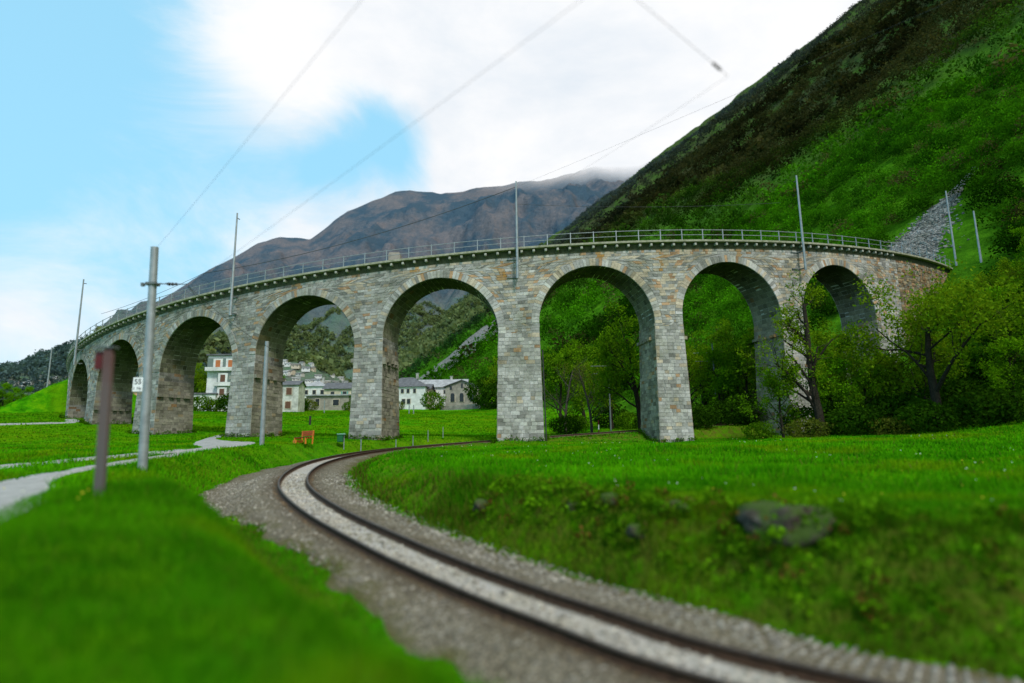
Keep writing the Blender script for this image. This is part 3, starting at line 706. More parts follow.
for s,l,dr in ((-94,'leftmost steel mast standing on the green embankment',.6),(77,'steel mast on the wooded slope beyond the right end of the viaduct',.6)):
    p=SRZ(s,dr)
    p=tuple(at(984,280,69)) if s>0 else tuple(at(47.5,385,95))
    z=gz(p[0],p[1]); t=thing('line_mast',l,'mast',(p[0],p[1],z-.4),s/RO,'overhead line masts along the viaduct')
    h=8.6 if s<0 else 6.6
    m=MB(); m.tube([(0,0,0),(0,0,h)],[.13,.08],8); m.obj('pole',M['galv'],t)
# ------------------------------------------------------------------ poles beside the lower track
def ground_pole(x,y,h,r,lean,label,col='galv'):
    z=gz(x,y)-.3; t=thing('line_pole',label,'pole',(x,y,z),0,'steel poles beside the lower track'); t.rotation_euler=(0,lean,0)
    m=MB(); m.tube([(0,0,0),(0,0,h+.3)],[r,r*.86],16); m.tube([(0,0,h+.3),(0,0,h+.31)],[r*.86,.02],16); m.obj('shaft',M[col],t,smooth=False)
    return t,z,h
P1,z1,h1=ground_pole(-12.85,22.0,8.1,.155,-.035,'thick grey steel pole with an insulated arm, standing in the grass left of the track')
b=MB(); b.tube([(-.30,0,7.0),(.30,0,7.0)],.03,8); b.box((-.36,0,7.0),(.1,.12,.12)); b.box((0,0,7.0),(.36,.36,.10),bev=.01); b.obj('clamp',M['galv_dark'],P1)
b=MB(); b.tube([(.3,0,7.0),(1.25,0,6.93)],.018,6); b.obj('arm',M['wire'],P1)
b=MB(); b.tube([(.5,0,6.99),(.62,0,6.97),(.64,0,6.97),(.74,0,6.96),(.76,0,6.96),(.88,0,6.95)],[.03,.07,.03,.07,.03,.06],8); b.obj('insulator',M['insul'],P1)
P2,z2,h2=ground_pole(-16.75,42.0,7.0,.155,-.004,'shorter pale steel pole standing before the third slim pier')
tip=Vector((-12.85+1.05,22.0,z1+6.95-.05))
# ------------------------------------------------------------------ overhead wires
def wire(pts,r,label,sag=0,group='overhead railway wires'):
    a,b=[Vector(p) for p in pts]; n=24; q=[a.lerp(b,i/n)-Vector((0,0,sag*4*(i/n)*(1-i/n))) for i in range(n+1)]
    m=MB(); m.tube([p-a for p in q],r,6); o=m.obj('overhead_wire',M['wire'],loc=a); return tag(o,label,'wire',group)
top1=Vector((-12.85-.28,22.0,z1+h1+.2))
wire((top1,at(440,-97,6)),.003,'wire from the top of the thick pole across the upper left sky',.05)
wire((tip,at(700,-88,6)),.0032,'wire rising from the insulated pole arm over the middle of the sky',.05)
mt=Vector(SRZ(-.6,.75,zd(-.6)+5.6)); mb=Vector(SRZ(-28.2,.75,zd(-28.2)-2.3))
wire((mt,at(1100,-64,16)),.005,'wire running from the middle mast up to the right over the cloud',.1)
wire((mt,Vector(SRZ(-34,-1.5,zd(-34)+3.3))),.028,'dark wire sagging from the middle mast down to the left over the deck',.9)
wire((Vector(SRZ(-34,-1.5,zd(-34)+3.3)),Vector(SRZ(-58,-1.5,zd(-58)+4.0))),.02,'wire above the left end of the deck',.3)
wire((Vector(SRZ(-.6,-1.5,zd(0)+4.9)),Vector(SRZ(26.3,-1.5,zd(26)+4.9))),.014,'contact wire above the deck between the middle mast and the mast before the green slope',.35)
wire((tip,Vector(SRZ(-28.2,.9,zd(-28)-2.4))),.011,'wire from the pole arm down to the bracket of the left mast',.35)
wire((tip,(-15.6,42.0,z2+6.4)),.011,'contact wire between the thick pole and the shorter pole',.3)
i0=at(640,2,8.0); i1=at(728,76,9.5); 
wire((i0+(i0-i1)*.8,i1),.004,'short wire ending in an insulator at the top of the picture',.0)
ins=MB(); dv=(i1-i0).normalized()
ins.tube([Vector((0,0,0)),dv*.05,dv*.09,dv*.13,dv*.17,dv*.21,dv*.25],[.012,.030,.014,.030,.014,.030,.012],8)
tag(ins.obj('wire_insulator',M['insul'],loc=i0.lerp(i1,.80)),'dark porcelain insulator at the end of the short wire in the upper sky','insulator')
wire((i1,mt+Vector((0,0,-1.2))),.0025,'faint wire from the insulator down towards the middle mast',.4)
# ------------------------------------------------------------------ signpost
sx,sy=-7.78,12.0; sz=gz(sx,sy)-.2
t=thing('signpost','weathered purple-brown flat signpost with a dark red top plate and small slanted cap','signpost',(sx,sy,sz),math.radians(-18)); t.rotation_euler=(0,math.radians(-2.2),math.radians(-14))
m=MB(); m.box((.0,0,1.5),(.20,.09,3.0),bev=.008); m.obj('post',M['redpost'],t)
m=MB(); m.tube([(-.125,.02,0),(-.125,.02,2.98)],.028,8); m.obj('pipe',M['galv'],t)
m=MB(); m.box((-.26,.03,2.80),(.17,.05,.36),bev=.005); m.obj('plate',M['red'],t)
m=MB(); m.box((-.09,.0,3.04),(.50,.16,.035),ry=.10,bev=.006); m.obj('cap',M['galv_dark'],t)
# speed board near the third pier
def text_mesh(s,size,mat,name,parent,loc,rot):
    cu=bpy.data.curves.new(name,'FONT'); cu.body=s; cu.size=size; cu.align_x='CENTER'; cu.align_y='CENTER'; cu.extrude=.004; cu.offset=.012*size
    o=bpy.data.objects.new(name,cu); C.objects.link(o); dg=bpy.context.evaluated_depsgraph_get(); me=bpy.data.meshes.new_from_object(o.evaluated_get(dg)); bpy.data.objects.remove(o)
    me.materials.clear(); me.materials.append(mat); o=link(name,me,parent,loc); o.rotation_euler=rot; return o
q=at(138,384.5,21.9); gzq=q.z-3; 
t=thing('speed_sign','white railway speed sign reading 55 over small letters, fixed to the thick grey pole','sign',(q.x,q.y,gzq),0)
h=q.z-gzq
m=MB(); m.box((.20,.06,h+.1),(.34,.03,.04)); m.box((.20,.06,h-.1),(.34,.03,.04)); m.obj('bracket',M['galv_dark'],t)
m=MB(); m.box((0,0,h),(.35,.03,.50),bev=.004); bd=m.obj('board',M['white'],t)
text_mesh('55',.26,M['black'],'digits',bd,(0,-.018,h+.09),(math.pi/2,0,0)); text_mesh('I  Hy',.14,M['black'],'lettering',bd,(0,-.018,h-.14),(math.pi/2,0,0))
# ------------------------------------------------------------------ bench, bin, posts
bx,by=-14.9,44.6; t=thing('park_bench','orange wooden park bench on the grass in front of the viaduct piers','bench',(bx,by,gz(bx,by)),math.radians(-42))
for k in range(3):
    m=MB(); m.box((0,-.18+.17*k,.46),(1.7,.13,.045),bev=.01); m.obj('seat',M['brownwood'],t)
for z in (.62,.75,.87):
    m=MB(); m.box((0,.36+.06*(z-.5),z),(1.7,.03,.10),bev=.01); m.obj('backrest',M['redwood'],t)
for x in (-.72,.72):
    m=MB(); m.box((x,.36,.45),(.09,.08,.96),bev=.01,rx=-.08); m.box((x,-.2,.21),(.10,.10,.46),bev=.01); m.box((x,.08,.40),(.08,.56,.08),bev=.01); m.obj('support',M['orangewood'],t)
m=MB(); m.box((-.72,.05,.15),(.40,.62,.26),bev=.02); m.obj('foot_block',M['orangewood'],t)
bx,by=-12.9,47.0; t=thing('waste_bin','green waste bin with pale lid hanging on a pole by the track','bin',(bx,by,gz(bx,by)),.1)
m=MB(); m.tube([(.27,0,-.1),(.27,0,1.12)],.035,8); m.obj('pole',M['galv'],t)
m=MB(); m.box((0,0,.72),(.42,.34,.52),bev=.03); m.obj('bin_body',M['greenbin'],t)
m=MB(); m.box((.06,0,1.04),(.60,.42,.07),bev=.015); m.obj('lid',simple('pale_green_lid',(.20,.42,.33),.5),t)
pp=MB(); pp.tube([(0,0,-.2),(0,0,1.0)],[.035,.035],8); pme=pp.mesh('fence_post',M['galv'])
for i,(px,py_,Y_) in enumerate([(361,444,46),(396,443,51),(413,442,53),(428,441,55),(443,440,57)]):
    q=at(px,py_,Y_); o=link('fence_post',pme,None,(q.x,q.y,gz(q.x,q.y))); tag(o,'thin pale fence post in the grass along the track between the piers','post','thin fence posts along the track')
for px,lab,h,Y_ in ((409,'left one of two pale posts in the far meadow under the large arch',1.9,120),(413.5,'right one of two pale posts in the far meadow under the large arch',1.7,121),(324,'pale lamp post in the meadow before the long farmhouse',2.4,118)):
    q=at(px,418,Y_); m=MB(); m.tube([(0,0,-.3),(0,0,h)],.10,8); tag(m.obj('meadow_post',M['galv'],loc=(q.x,q.y,gz(q.x,q.y))),lab,'post')
q=at(310,424,80); m=MB(); m.tube([(0,0,-.3),(0,0,1.15)],.13,8); tag(m.obj('dark_post',M['iron'],loc=(q.x,q.y,gz(q.x,q.y))),'short dark post in the meadow above the bench','post')
q=at(590,436,60.5); m=MB()
x0,y0=8.2,60.3; z0=gz(x0,y0); t=thing('track_marker','slim red and white marker pole under the wide middle arch','pole',(x0,y0,z0))
for k in range(4):
    m=MB(); m.tube([(0,0,.45*k-.1),(0,0,.45*k+.35)],.045,8); m.obj('band',M['white' if k%2==0 else 'red'],t)
for (x0,y0,h,lab) in ((21.5,66,9.5,'grey line pole with crossarm among the trees behind the right arch'),(11.5,74,9,'grey line pole among the trees behind the middle arch')):
    z0=gz(x0,y0); t=thing('line_pole',lab,'pole',(x0,y0,z0-.3)); m=MB(); m.tube([(0,0,0),(0,0,h)],[.10,.07],8); m.obj('shaft',M['galv_dark'],t)
    m=MB(); m.box((-.8,0,h-1),(2.6,.06,.06)); m.box((-.8,0,h-1.9),(2.2,.05,.05)); m.obj('crossarm',M['galv_dark'],t)
# wire mesh fence rail behind, low wall by the village
def wall(pts,h,w,name,label,cat,mat):
    m=MB(); 
    for (ax,ay),(bx_,by_) in zip(pts[:-1],pts[1:]):
        n=max(1,int(math.hypot(bx_-ax,by_-ay)/3))
        for i in range(n):
            u,v=i/n,(i+1)/n; x=ax+(bx_-ax)*(u+v)/2; y=ay+(by_-ay)*(u+v)/2
            m.box((x,y,gz(x,y)+h/2-.4),(math.hypot(bx_-ax,by_-ay)/n-.01,w,h+.8),math.atan2(by_-ay,bx_-ax),bev=.03)
    return tag(m.obj(name,mat),label,cat)
a_=at(440,412,168); b_=at(505,414,160)
wall([(a_.x,a_.y),(b_.x,b_.y)],1.2,.6,'garden_wall','low grey stone wall at the far edge of the meadow','wall',M['rubble'])
# ------------------------------------------------------------------ boulders
def boulder(px,py_,Y_,size,seed,label,sink=.35):
    q=at(px,py_,Y_); g=gz(q.x,q.y); bm=bmesh.new(); bmesh.ops.create_icosphere(bm,subdivisions=4,radius=1)
    for v in bm.verts:
        c=v.co.copy(); A=np.array; f=float(fbm(A([c.x*1.1+seed*3.1]),A([c.y*1.1+c.z*1.7]),4,seed)[0])*.9+float(fbm(A([c.x*3+seed]),A([c.z*3-c.y*2]),4,seed+5)[0])*.25
        c*=1+f; c.z=c.z if c.z<.6 else .6+(c.z-.6)*.45; v.co=Vector((c.x*size[0],c.y*size[1],c.z*size[2]))
    me=bpy.data.meshes.new('boulder'); bm.to_mesh(me); bm.free(); me.materials.append(M['boulder'])
    me.polygons.foreach_set('use_smooth',[True]*len(me.polygons))
    o=link('boulder',me,None,(q.x,q.y,g+size[2]*(.5-sink))); o.rotation_euler=(0,0,seed*.7); return tag(o,label,'boulder',None)
boulder(783,547,11.0,(.82,.6,.50),3,'largest mossy grey boulder in the grass bank right of the track',.66)
boulder(637,545,12.4,(.20,.17,.22),4,'small pale boulder nearest the ballast in the bank')
boulder(611,522,13.6,(.20,.17,.20),5,'small pale boulder higher in the bank, left of the largest one',.2)
boulder(575,522,14.2,(.18,.2,.17),8,'small brownish boulder half hidden in the bank grass')
boulder(482,515,16.8,(.26,.2,.30),6,'upright grey boulder at the left end of the grass bank',.2)
boulder(680,525,12.5,(.25,.2,.16),7,'low dark boulder between the small pale one and the largest',.3)
# ------------------------------------------------------------------ houses
def house(name,label,px,pyb,Y_,w,d,h,rz,wallm,roofm,roof='gable',rh=2.0,wins=(),chim=True,over=.5,cat='house',win='win',group=None,sink=.5,door=None):
    q=at(px,pyb,Y_); g=gz(q.x,q.y,False); t=thing(name,label,cat,(q.x,q.y+d/2,g),rz,group)
    m=MB(); m.box((0,0,h/2-sink),(w,d,h+2*sink)); 
    if roof=='front': m.add([(-w/2,-d/2,h),(w/2,-d/2,h),(0,-d/2,h+rh),(-w/2,d/2,h),(w/2,d/2,h),(0,d/2,h+rh)],[(0,1,2),(3,5,4),(0,2,5,3),(1,4,5,2)])
    if roof=='gable': m.add([(-w/2,-d/2,h),(-w/2,d/2,h),(-w/2,0,h+rh),(w/2,-d/2,h),(w/2,d/2,h),(w/2,0,h+rh)],[(0,2,1),(3,4,5),(0,3,5,2),(1,2,5,4)])
    m.obj('wall',wallm,t)
    r=MB(); W,D=w/2+over,d/2+over; e=rh*over/(d/2 if roof=='gable' else w/2); tk=.22
    if roof=='gable':
        for s in(-1,1): r.prism([(s*D,h-e+.03),(0,h+rh+.03),(0,h+rh+tk),(s*D,h-e+tk)],-W,W,Matrix.Rotation(math.pi/2,4,'Z'))
    elif roof=='front':
        for s in(-1,1): r.prism([(s*W,h-e+.03),(0,h+rh+.03),(0,h+rh+tk),(s*W,h-e+tk)],-D,D)
    elif roof=='hip':
        k=min(W,D)*.9; r.add([(-W,-D,h+.02),(W,-D,h+.02),(W,D,h+.02),(-W,D,h+.02),(-W+k,0,h+rh),(W-k,0,h+rh)],[(0,1,5,4),(1,2,5),(2,3,4,5),(3,0,4),(3,2,1,0)])
    else: r.box((0,0,h+.18),(2*W,2*D,.34),bev=.03)
    ro_=r.obj('roof',roofm,t)
    if chim:
        c=MB(); c.box((w*.22,0,h+rh+.3),(.7,.7,1.6)); c.box((w*.22,0,h+rh+1.15),(.9,.9,.12)); c.obj('chimney',M['pl_dirty'],ro_)
    for wn in wins:
        x,z,ww,wh=wn[:4]; sh=wn[4] if len(wn)>4 else None
        f=MB(); f.box((x,-d/2-.03,z),(ww+.24,.10,wh+.24)); fo=f.obj('window',M['pl_cream'],t)
        p=MB(); p.box((x,-d/2-.06,z),(ww,.10,wh)); p.obj('pane',M[sh if sh else win],fo)
        for s in(-1,1):
            if len(wn)>5: p=MB(); p.box((x+s*(ww/2+.30),-d/2-.07,z),(.45,.08,wh)); p.obj('shutter',M[wn[5]],fo)
    return t
def grid(xs,zs,w,h,*a): return [(x,z,w,h,*a) for z in zs for x in xs]
# tower house seen through the third arch from the left
t=house('tower_house','tall pale tower house with grey-green upper storeys and orange shutters',220,412,128,6.6,8,11.6,.05,M['pl_white'],M['slate'],'flat',0,[],chim=False,over=.35)
m=MB(); m.box((0,-4.12,9.9),(6.65,.24,2.4)); m.box((.9,-4.35,6.7),(3.8,.7,2.3)); m.obj('grey_storey',M['pl_grey'],t)
for z,w,x in ((8.45,6.9,0),(5.35,4.8,.8),(2.6,3.8,.8)):
    m=MB(); m.box((x,-4.6,z),(w,.9,.30),bev=.04); m.box((x,-5.0,z+.4),(w,.06,.5)); m.obj('balcony',M['pl_white'],t)
for (x,z,c) in ((-1.15,9.9,'shut_o'),(1.4,9.9,'shut_o'),(.2,6.8,'shut_b'),(.2,3.9,'shut_b')):
    m=MB(); m.box((x,-4.77 if z<8 else -4.3,z),(1.9,.06,2.1)); f=m.obj('window_surround',M['pl_white'],t); m=MB(); m.box((x,-4.82 if z<8 else -4.35,z),(.95,.06,1.5)); m.obj('shutter',M[c],f)
house('annex','low white flat roofed annex left of the tower house',196,413,126,6.5,6,3.4,.1,M['pl_white'],M['slate'],'flat',0,[(-1.5,1.8,1,1.4)],chim=False,over=.2)
house('peach_house','peach coloured house glimpsed through the second arch',136,406,150,7,7,5.2,.1,M['pl_peach'],M['slate'],'gable',1.8,[(-1.6,2.6,1,1.5),(1.4,2.6,1,1.5)])
house('stone_house','whitewashed stone house with two shuttered windows beside the third slim pier',286,415,128,4.7,4,5.6,.0,M['pl_dirty'],M['slate'],'gable',.9,[(.4,4.3,1.1,1.4,'shut_b'),(.3,1.5,1.1,1.4,'shut_b')],chim=False,over=.25)
house('white_house','white two storey house behind the stained barn, seen under the fourth arch',313,405,190,7.8,8,6.6,.05,M['pl_white'],M['palerf'],'hip',2.0,grid((-2.4,0,2.4),(4.8,),1,1.3,'win'))
house('long_house','long white farmhouse with dark slate roof and turquoise shutters',346,405,186,13.4,8,5.8,.02,M['pl_cream'],M['slate'],'gable',2.0,[(-4.2,4.2,1.1,1.3),(-.6,4.2,1.1,1.4,'win','shut_g'),(2.6,4.2,1.1,2.0,'shut_g')])
house('stone_barn','low stained stone barn with a pale flat roof in front of the long farmhouse',327,410,158,10.8,5,3.6,.0,M['rubble'],M['palerf'],'flat',0,[(-2.5,2.0,1,1.8),(2.2,1.9,1.5,1.5)],chim=False)
house('gabled_house','pale house with pink side and grey pyramid roof right of the fourth pier',404,409,180,13.5,11,6.4,-.10,M['pl_white'],M['slate'],'hip',3.4,grid((-3.6,-1.9,0,1.7,3.6),(5.2,),.8,1.2)+[(-3,2.2,1,1.4),(.4,2.2,1,1.4),(1.9,2.2,1,1.4)])
m=house('pink_house','narrow pink walled house squeezed between the pyramid roof house and long white house',421,409,182,5,9,6.0,.0,M['pl_pink'],M['slate'],'gable',1.6,[(0,4.6,1.5,1.4)],chim=False)
house('village_hall','long white house with pale slate roof behind the round bright tree',437,409,190,17.5,10,6.6,.0,M['pl_white'],M['palerf'],'gable',2.6,[(-7,5.0,1.8,1.4),(-1,5,1.2,1.1),(2.6,5,1.2,1.1),(5.5,2.2,1,1.4)],chim=True)
t=house('stone_hall','grey stone gabled hall with three arched windows',462.5,410.5,178,9.4,10,6.4,-.05,M['rubble'],M['slate'],'front',1.7,[],chim=False,over=.5)
for x in (-2.6,.0,2.9):
    pr=[(-.62,0),(.62,0),(.62,1.9)]+[(.62*math.cos(a),1.9+.62*math.sin(a)) for a in np.linspace(.2,math.pi-.2,7)]+[(-.62,1.9)]
    m=MB(); m.prism([(a*1.25,b-.1) for a,b in pr],-5.08,-4.95); f=m.obj('arched_window',M['pl_cream'],t); f.location=(x,0,2.0)
    m=MB(); m.prism(pr,-5.14,-5.0); m.obj('pane',M['win'],f)
m=MB(); m.box((.1,-5.05,6.6),(.5,.1,1.3)); m.obj('slit_window',M['win'],t); m=MB(); m.box((-3.1,-5.05,6.0),(.6,.1,1.0)); m.obj('slit_window',M['win'],t)
# parked cars are not distinguishable; hamlet on the far slope and houses of the left valley
HAM=[(284,364,5,4),(291,374,6,4),(300,376,6,3),(311,366,4,3),(318,378,6,3),(323,386,7,3),(341,380,5,3),(332,377,4,3),(349,386,5,3),(286,389,6,4),(304,388,6,3),(314,389,7,3),(288,366,5,3),(296,368,7,4),(302,365,4,3),(286,375,6,4),(306,371,7,4),(313,371,4,4),(296,381,7,3),(308,383,5,3),(317,383,8,4),(327,384,6,3),(336,384,6,3),(345,384,5,3),(291,389,5,3),(283,383,4,4)]
def surf(px,py_):
    r=ray(px,py_); 
    az=math.atan2(r.x,r.y); el=r.z/math.hypot(r.x,r.y)
    return az,el
HAMP=[]
dg=bpy.context.evaluated_depsgraph_get(); dg.update()
def cast(px,py_):
    r=ray(px,py_).normalized(); o_=Vector((0,0,0)); o_=r*110
    for _ in range(12):
        ok,loc,nn,idx,ob,_m=bpy.context.scene.ray_cast(dg,o_,r)
        if not ok: return None
        if ob.get('kind')=='structure' and ob.name.split('.')[0] in('ground','hillside','far_mountain','wooded_ridge'): return loc
        o_=loc+r*.5
    return None
wl_=['pl_white','pl_cream','pl_dirty','pl_white']
def far_house(px,py_,wpx,hpx,i,label,group):
    L=cast(px,py_)
    if L is None: return
    HAMP.append((L.x,L.y)); D=L.y; w=wpx*D/F_PX; h=max(hpx*D/F_PX*.75,2.5)
    t=thing('hillside_house',label,'house',(L.x,L.y,L.z-.5),rnd.uniform(-.4,.4),group)
    m=MB(); m.box((0,0,h/2),(w,w*.8,h+1)); m.obj('wall',M[wl_[i%4]],t)
    r=MB(); 
    for s in(-1,1): r.prism([(s*w*.47,h*.93),(0,h*1.35),(0,h*1.43),(s*w*.47,h*1.01)],-w*.55,w*.55,Matrix.Rotation(math.pi/2,4,'Z'))
    r.obj('roof',M['slate' if i%3 else 'palerf'],t)
    for x in(-.25,.25):
        m=MB(); m.box((w*x,-w*.4-.04,h*.6),(w*.12,.1,h*.25)); m.obj('window',M['win'],t)
for i,(a,b,c,d) in enumerate(HAM): far_house(a,b,c*1.15,d*1.2,i,'small pale house of the hamlet on the slope seen under the fourth arch','hamlet houses on the far slope')
for i,(a,b,c,d) in enumerate([(10,383,5,4),(17,385,6,4),(24,386,5,3),(31,384,7,4),(40,380,7,5),(47,383,5,4),(54,380,5,4),(274,122+250,0,0)][:7]): far_house(a,b,c,d,i+1,'small pale house at the foot of the wooded ridge on the far left','far houses below the wooded ridge')
q=at(374.5,258,0.1)
p=SRZ(-13.2,-THICK-1.1,zd(-13.2)); m=MB(); m.box((0,0,.9),(1.15,.9,3.4),bev=.05); m.box((0,0,2.65),(1.0,.8,.2),bev=.03); tag(m.obj('stone_pillar',M['rubble'],loc=p),'light stone pillar standing behind the railing on the viaduct','pillar')
# ------------------------------------------------------------------ trees
def rv(): return Vector((rnd.gauss(0,1),rnd.gauss(0,1),rnd.gauss(0,1))).normalized()
def make_tree(seed,h,spread,trunk_r,levels=4,leaves=5000,lsize=.16,lrad=.55,bare=0,up=.35,lowest=.3,cols=((.05,.14,.008),(.10,.23,.012)),lean=0,ivy=False,bark='bark',nlimb=9,drop=.0):
    rnd.seed(seed); tb=MB(); tips=[]
    def grow(p,d,L,r,lv):
        n=5 if lv==0 else 4; pts=[p]; rad=[r]; dd=d.copy(); q=p.copy()
        for i in range(n):
            dd=(dd+rv()*(.10 if lv==0 else .24)+Vector((0,0,up*.12*(lv>0)-drop*.15*(lv>1)))).normalized(); q=q+dd*L/n; pts.append(q.copy()); rad.append(r*(1-(i+1)/n*(.62 if lv<levels-1 else .8)))
        tb.tube(pts,rad,[9,6,4,3,3][min(lv,4)],cap=False)
        if lv>=levels-1 or lv>=2: tips.extend([(pts[k],lv) for k in range(1,len(pts))])
        if lv<levels-1:
            m=nlimb if lv==0 else rnd.choice((3,4,5))
            for j in range(m):
                f=(lowest+(1-lowest)*(j+rnd.random()*.8)/m) if lv==0 else rnd.uniform(.25,1)
                f=min(f,.98); k=min(int(f*n),n-1); b=pts[k].lerp(pts[k+1],f*n-k); ax=(pts[k+1]-pts[k]).normalized()
                perp=ax.cross(rv()).normalized(); sp=rnd.uniform(.6,1.1) if lv==0 else rnd.uniform(.5,1.0)
                nd=(ax*(1-.45*sp)+perp*sp+Vector((0,0,up*.4))).normalized()
                LL=(spread*(1.15-.55*f)*rnd.uniform(.7,1.1)) if lv==0 else L*rnd.uniform(.42,.68)
                grow(b,nd,LL,max(r*(1-f*.6)*rnd.uniform(.38,.55),.012),lv+1)
    grow(Vector((0,0,-.3)),Vector((lean,0,1)).normalized(),h*.78,trunk_r,0)
    trunk=tb.mesh('trunk',M[bark])
    R_=np.random.RandomState(seed)
    if leaves:
        T_=np.array([tuple(p) for p,l in tips]); 
        cl=T_[R_.randint(0,len(T_),max(40,leaves//22))]+R_.normal(0,lrad*.45,(max(40,leaves//22),3))
        ctr=cl[R_.randint(0,len(cl),leaves)]+R_.normal(0,lrad*.42,(leaves,3))
        keep=ctr[:,2]>.6; ctr=ctr[keep]
        me=cards('crown',ctr,lsize,cols,R_,M['leaf'])
    else: me=None
    return trunk,me
def cards(name,ctr,size,cols,R_,mat,flat=.0,shade=None):
    n=len(ctr); a=R_.normal(0,1,(n,3)); a/=np.linalg.norm(a,axis=1)[:,None]; b=np.cross(a,R_.normal(0,1,(n,3))); b/=np.linalg.norm(b,axis=1)[:,None]
    sz=(size if np.isscalar(size) else size[:,None])*R_.uniform(.6,1.35,(n,1)); 
    V=np.stack([ctr+a*sz,ctr+b*sz*.62,ctr-a*sz,ctr-b*sz*.62],1).reshape(-1,3); Fc=np.arange(4*n).reshape(-1,4)
    c0,c1=np.array(cols[0]),np.array(cols[1]); 
    t=np.clip(fbm(ctr[:,0]*.9+ctr[:,2]*.5,ctr[:,1]*.9-ctr[:,2]*.4,3,5)+.5+R_.normal(0,.16,n),0,1)[:,None]
    c=c0*(1-t)+c1*t
    if shade is not None: c=c*shade[:,None]
    return mesh_np(name,V,Fc,mat,np.repeat(c,4,0))
def bush_mesh(seed,r,h,n,size,cols):
    R_=np.random.RandomState(seed); d=R_.normal(0,1,(n,3)); d/=np.linalg.norm(d,axis=1)[:,None]; k=R_.uniform(.35,1,n)**.5
    lump=1+fbm(d[:,0]*1.6+seed,d[:,1]*1.6+d[:,2]*1.3,3,seed)*.9
    c=d*(k*lump)[:,None]*np.array([r,r,h*.5])+np.array([0,0,h*.45]); c=c[c[:,2]>-.1]
    return cards('crown',c,size,cols,R_,M['leaf'])
G1=((.04,.12,.003),(.14,.29,.006)); G2=((.06,.14,.004),(.19,.31,.008)); G3=((.012,.042,.002),(.036,.10,.004)); G4=((.055,.18,.003),(.14,.33,.005))
OL=((.05,.075,.008),(.14,.17,.02))
protos={
 'A':make_tree(1,10,4.6,.30,4,7500,.125,.62,cols=G2,up=.3,lowest=.22,nlimb=10),
 'B':make_tree(2,8,3.2,.16,4,4200,.12,.6,cols=G1,up=.55,lowest=.12,nlimb=10),
 'C':make_tree(3,9,2.8,.17,4,500,.08,.5,cols=OL,up=.6,lowest=.2,nlimb=10,bark='bark2'),
 'D':make_tree(4,13.4,3.6,.34,4,4600,.09,.5,cols=G2,up=.6,lowest=.15,nlimb=13),
 'E':make_tree(5,9.5,6.2,.36,4,15000,.11,.7,cols=G2,up=.18,lowest=.30,nlimb=9,lean=.1,drop=.1),
 'F':make_tree(6,8.5,3.4,.15,4,5200,.12,.6,cols=G4,up=.5,lowest=.10,nlimb=11),
 'G':make_tree(8,12,4.6,.30,4,6500,.13,.6,cols=G1,up=.4,lowest=.3,nlimb=11,lean=-.08),
}
bushes=[bush_mesh(20,1.5,2.0,1500,.10,((.03,.09,.003),(.10,.22,.005))),bush_mesh(21,1.9,2.4,1700,.12,G3),bush_mesh(22,1.7,1.7,1300,.10,OL)]
def tree(kind,x,y,sc,rz,label,group=None,cat='tree',name='tree',sink=.15,tilt=0,sz=None):
    t=thing(name,label,cat,(x,y,gz(x,y,True)-sink),rz,group); t.scale=(sc,sc,sz or sc); t.rotation_euler=(tilt,0,rz)
    a,b=protos[kind]; link('trunk',a,t)
    if b: link('crown',b,t)
    return t
def bush(i,x,y,sc,rz,label,group,sz=None,name='bush',cat='bush'):
    o=link(name,bushes[i],None,(x,y,gz(x,y)-.1)); o.scale=(sc,sc,sz or sc); o.rotation_euler=(0,0,rz); return tag(o,label,cat,group)
def px2(x,y_,Y_): q=at(x,y_,Y_); return q.x,q.y
tree('D',*px2(823,436,46.5),1.04,.5,'tall dark trunked tree with thin twiggy crown in front of the eighth arch')
tree('E',*px2(943,436,43.5),1.06,3.4,'wide spreading tree with low sweeping limbs and yellow green leaves at the right meadow edge')
for x_,Y_,k_,s_ in ((735,66,'G',.95),(762,68,'D',.85),(690,76,'G',.9),(560,84,'B',1.4),(585,90,'G',1.0),(845,60,'B',1.0)): tree(k_,*px2(x_,428,Y_),s_,rnd.uniform(0,6),'leafy tree in the shaded wood behind the viaduct arches','trees in the wood behind the arches')
tree('G',*px2(641,428,63),1.08,2.2,'tall leafy tree with heavy dark trunk close behind the middle arch pier')
tree('C',*px2(566,432,70),1.12,.3,'left of the two nearly leafless trees seen under the middle arch')
tree('C',*px2(592,430,68),1.0,2.4,'right of the two nearly leafless trees seen under the middle arch',tilt=.06)
tree('A',*px2(612,424,78),1.0,1.1,'leafy tree standing between the bare trees and the heavy dark trunk')
tree('B',*px2(748,432,61),1.15,.8,'slender multi stemmed green tree near the centre of the right large arch')
tree('F',*px2(722,430,63),.95,2.8,'bright green bushy tree at the left of the right large arch')
tree('A',*px2(705,426,70),.95,4.0,'yellow green tree behind the left pier of the right large arch')
tree('F',*px2(775,425,69),1.0,1.9,'bright green tree half hidden by the right pier of the large right arch')
gR='trees on the slope below the right end of the viaduct'; lR='leafy tree in the dense wood below the right end of the viaduct'
for (x,y,k,s) in ((52,60.5,'F',.5),(57,64,'B',.6),(62,67,'F',.7),(29.5,49.5,'F',.72),(33.5,49,'B',.85),(36.5,50,'F',.55),(40,50,'F',.7),(43,53,'A',.62),(38,46.5,'B',.8),(45,49,'G',.75),(26.5,50.5,'B',.62),(31.5,52,'F',.6),(35,43.5,'F',.6),(50,50,'A',.8),(41,44,'F',.8),(60,58,'F',.9),(24.6,48.4,'F',.75),(20.4,47.6,'B',.75),(26.8,47.0,'B',.7)):
    tree(k,x,y,s,rnd.uniform(0,6),lR,gR)
gB='shrubs at the foot of the right hand wood'
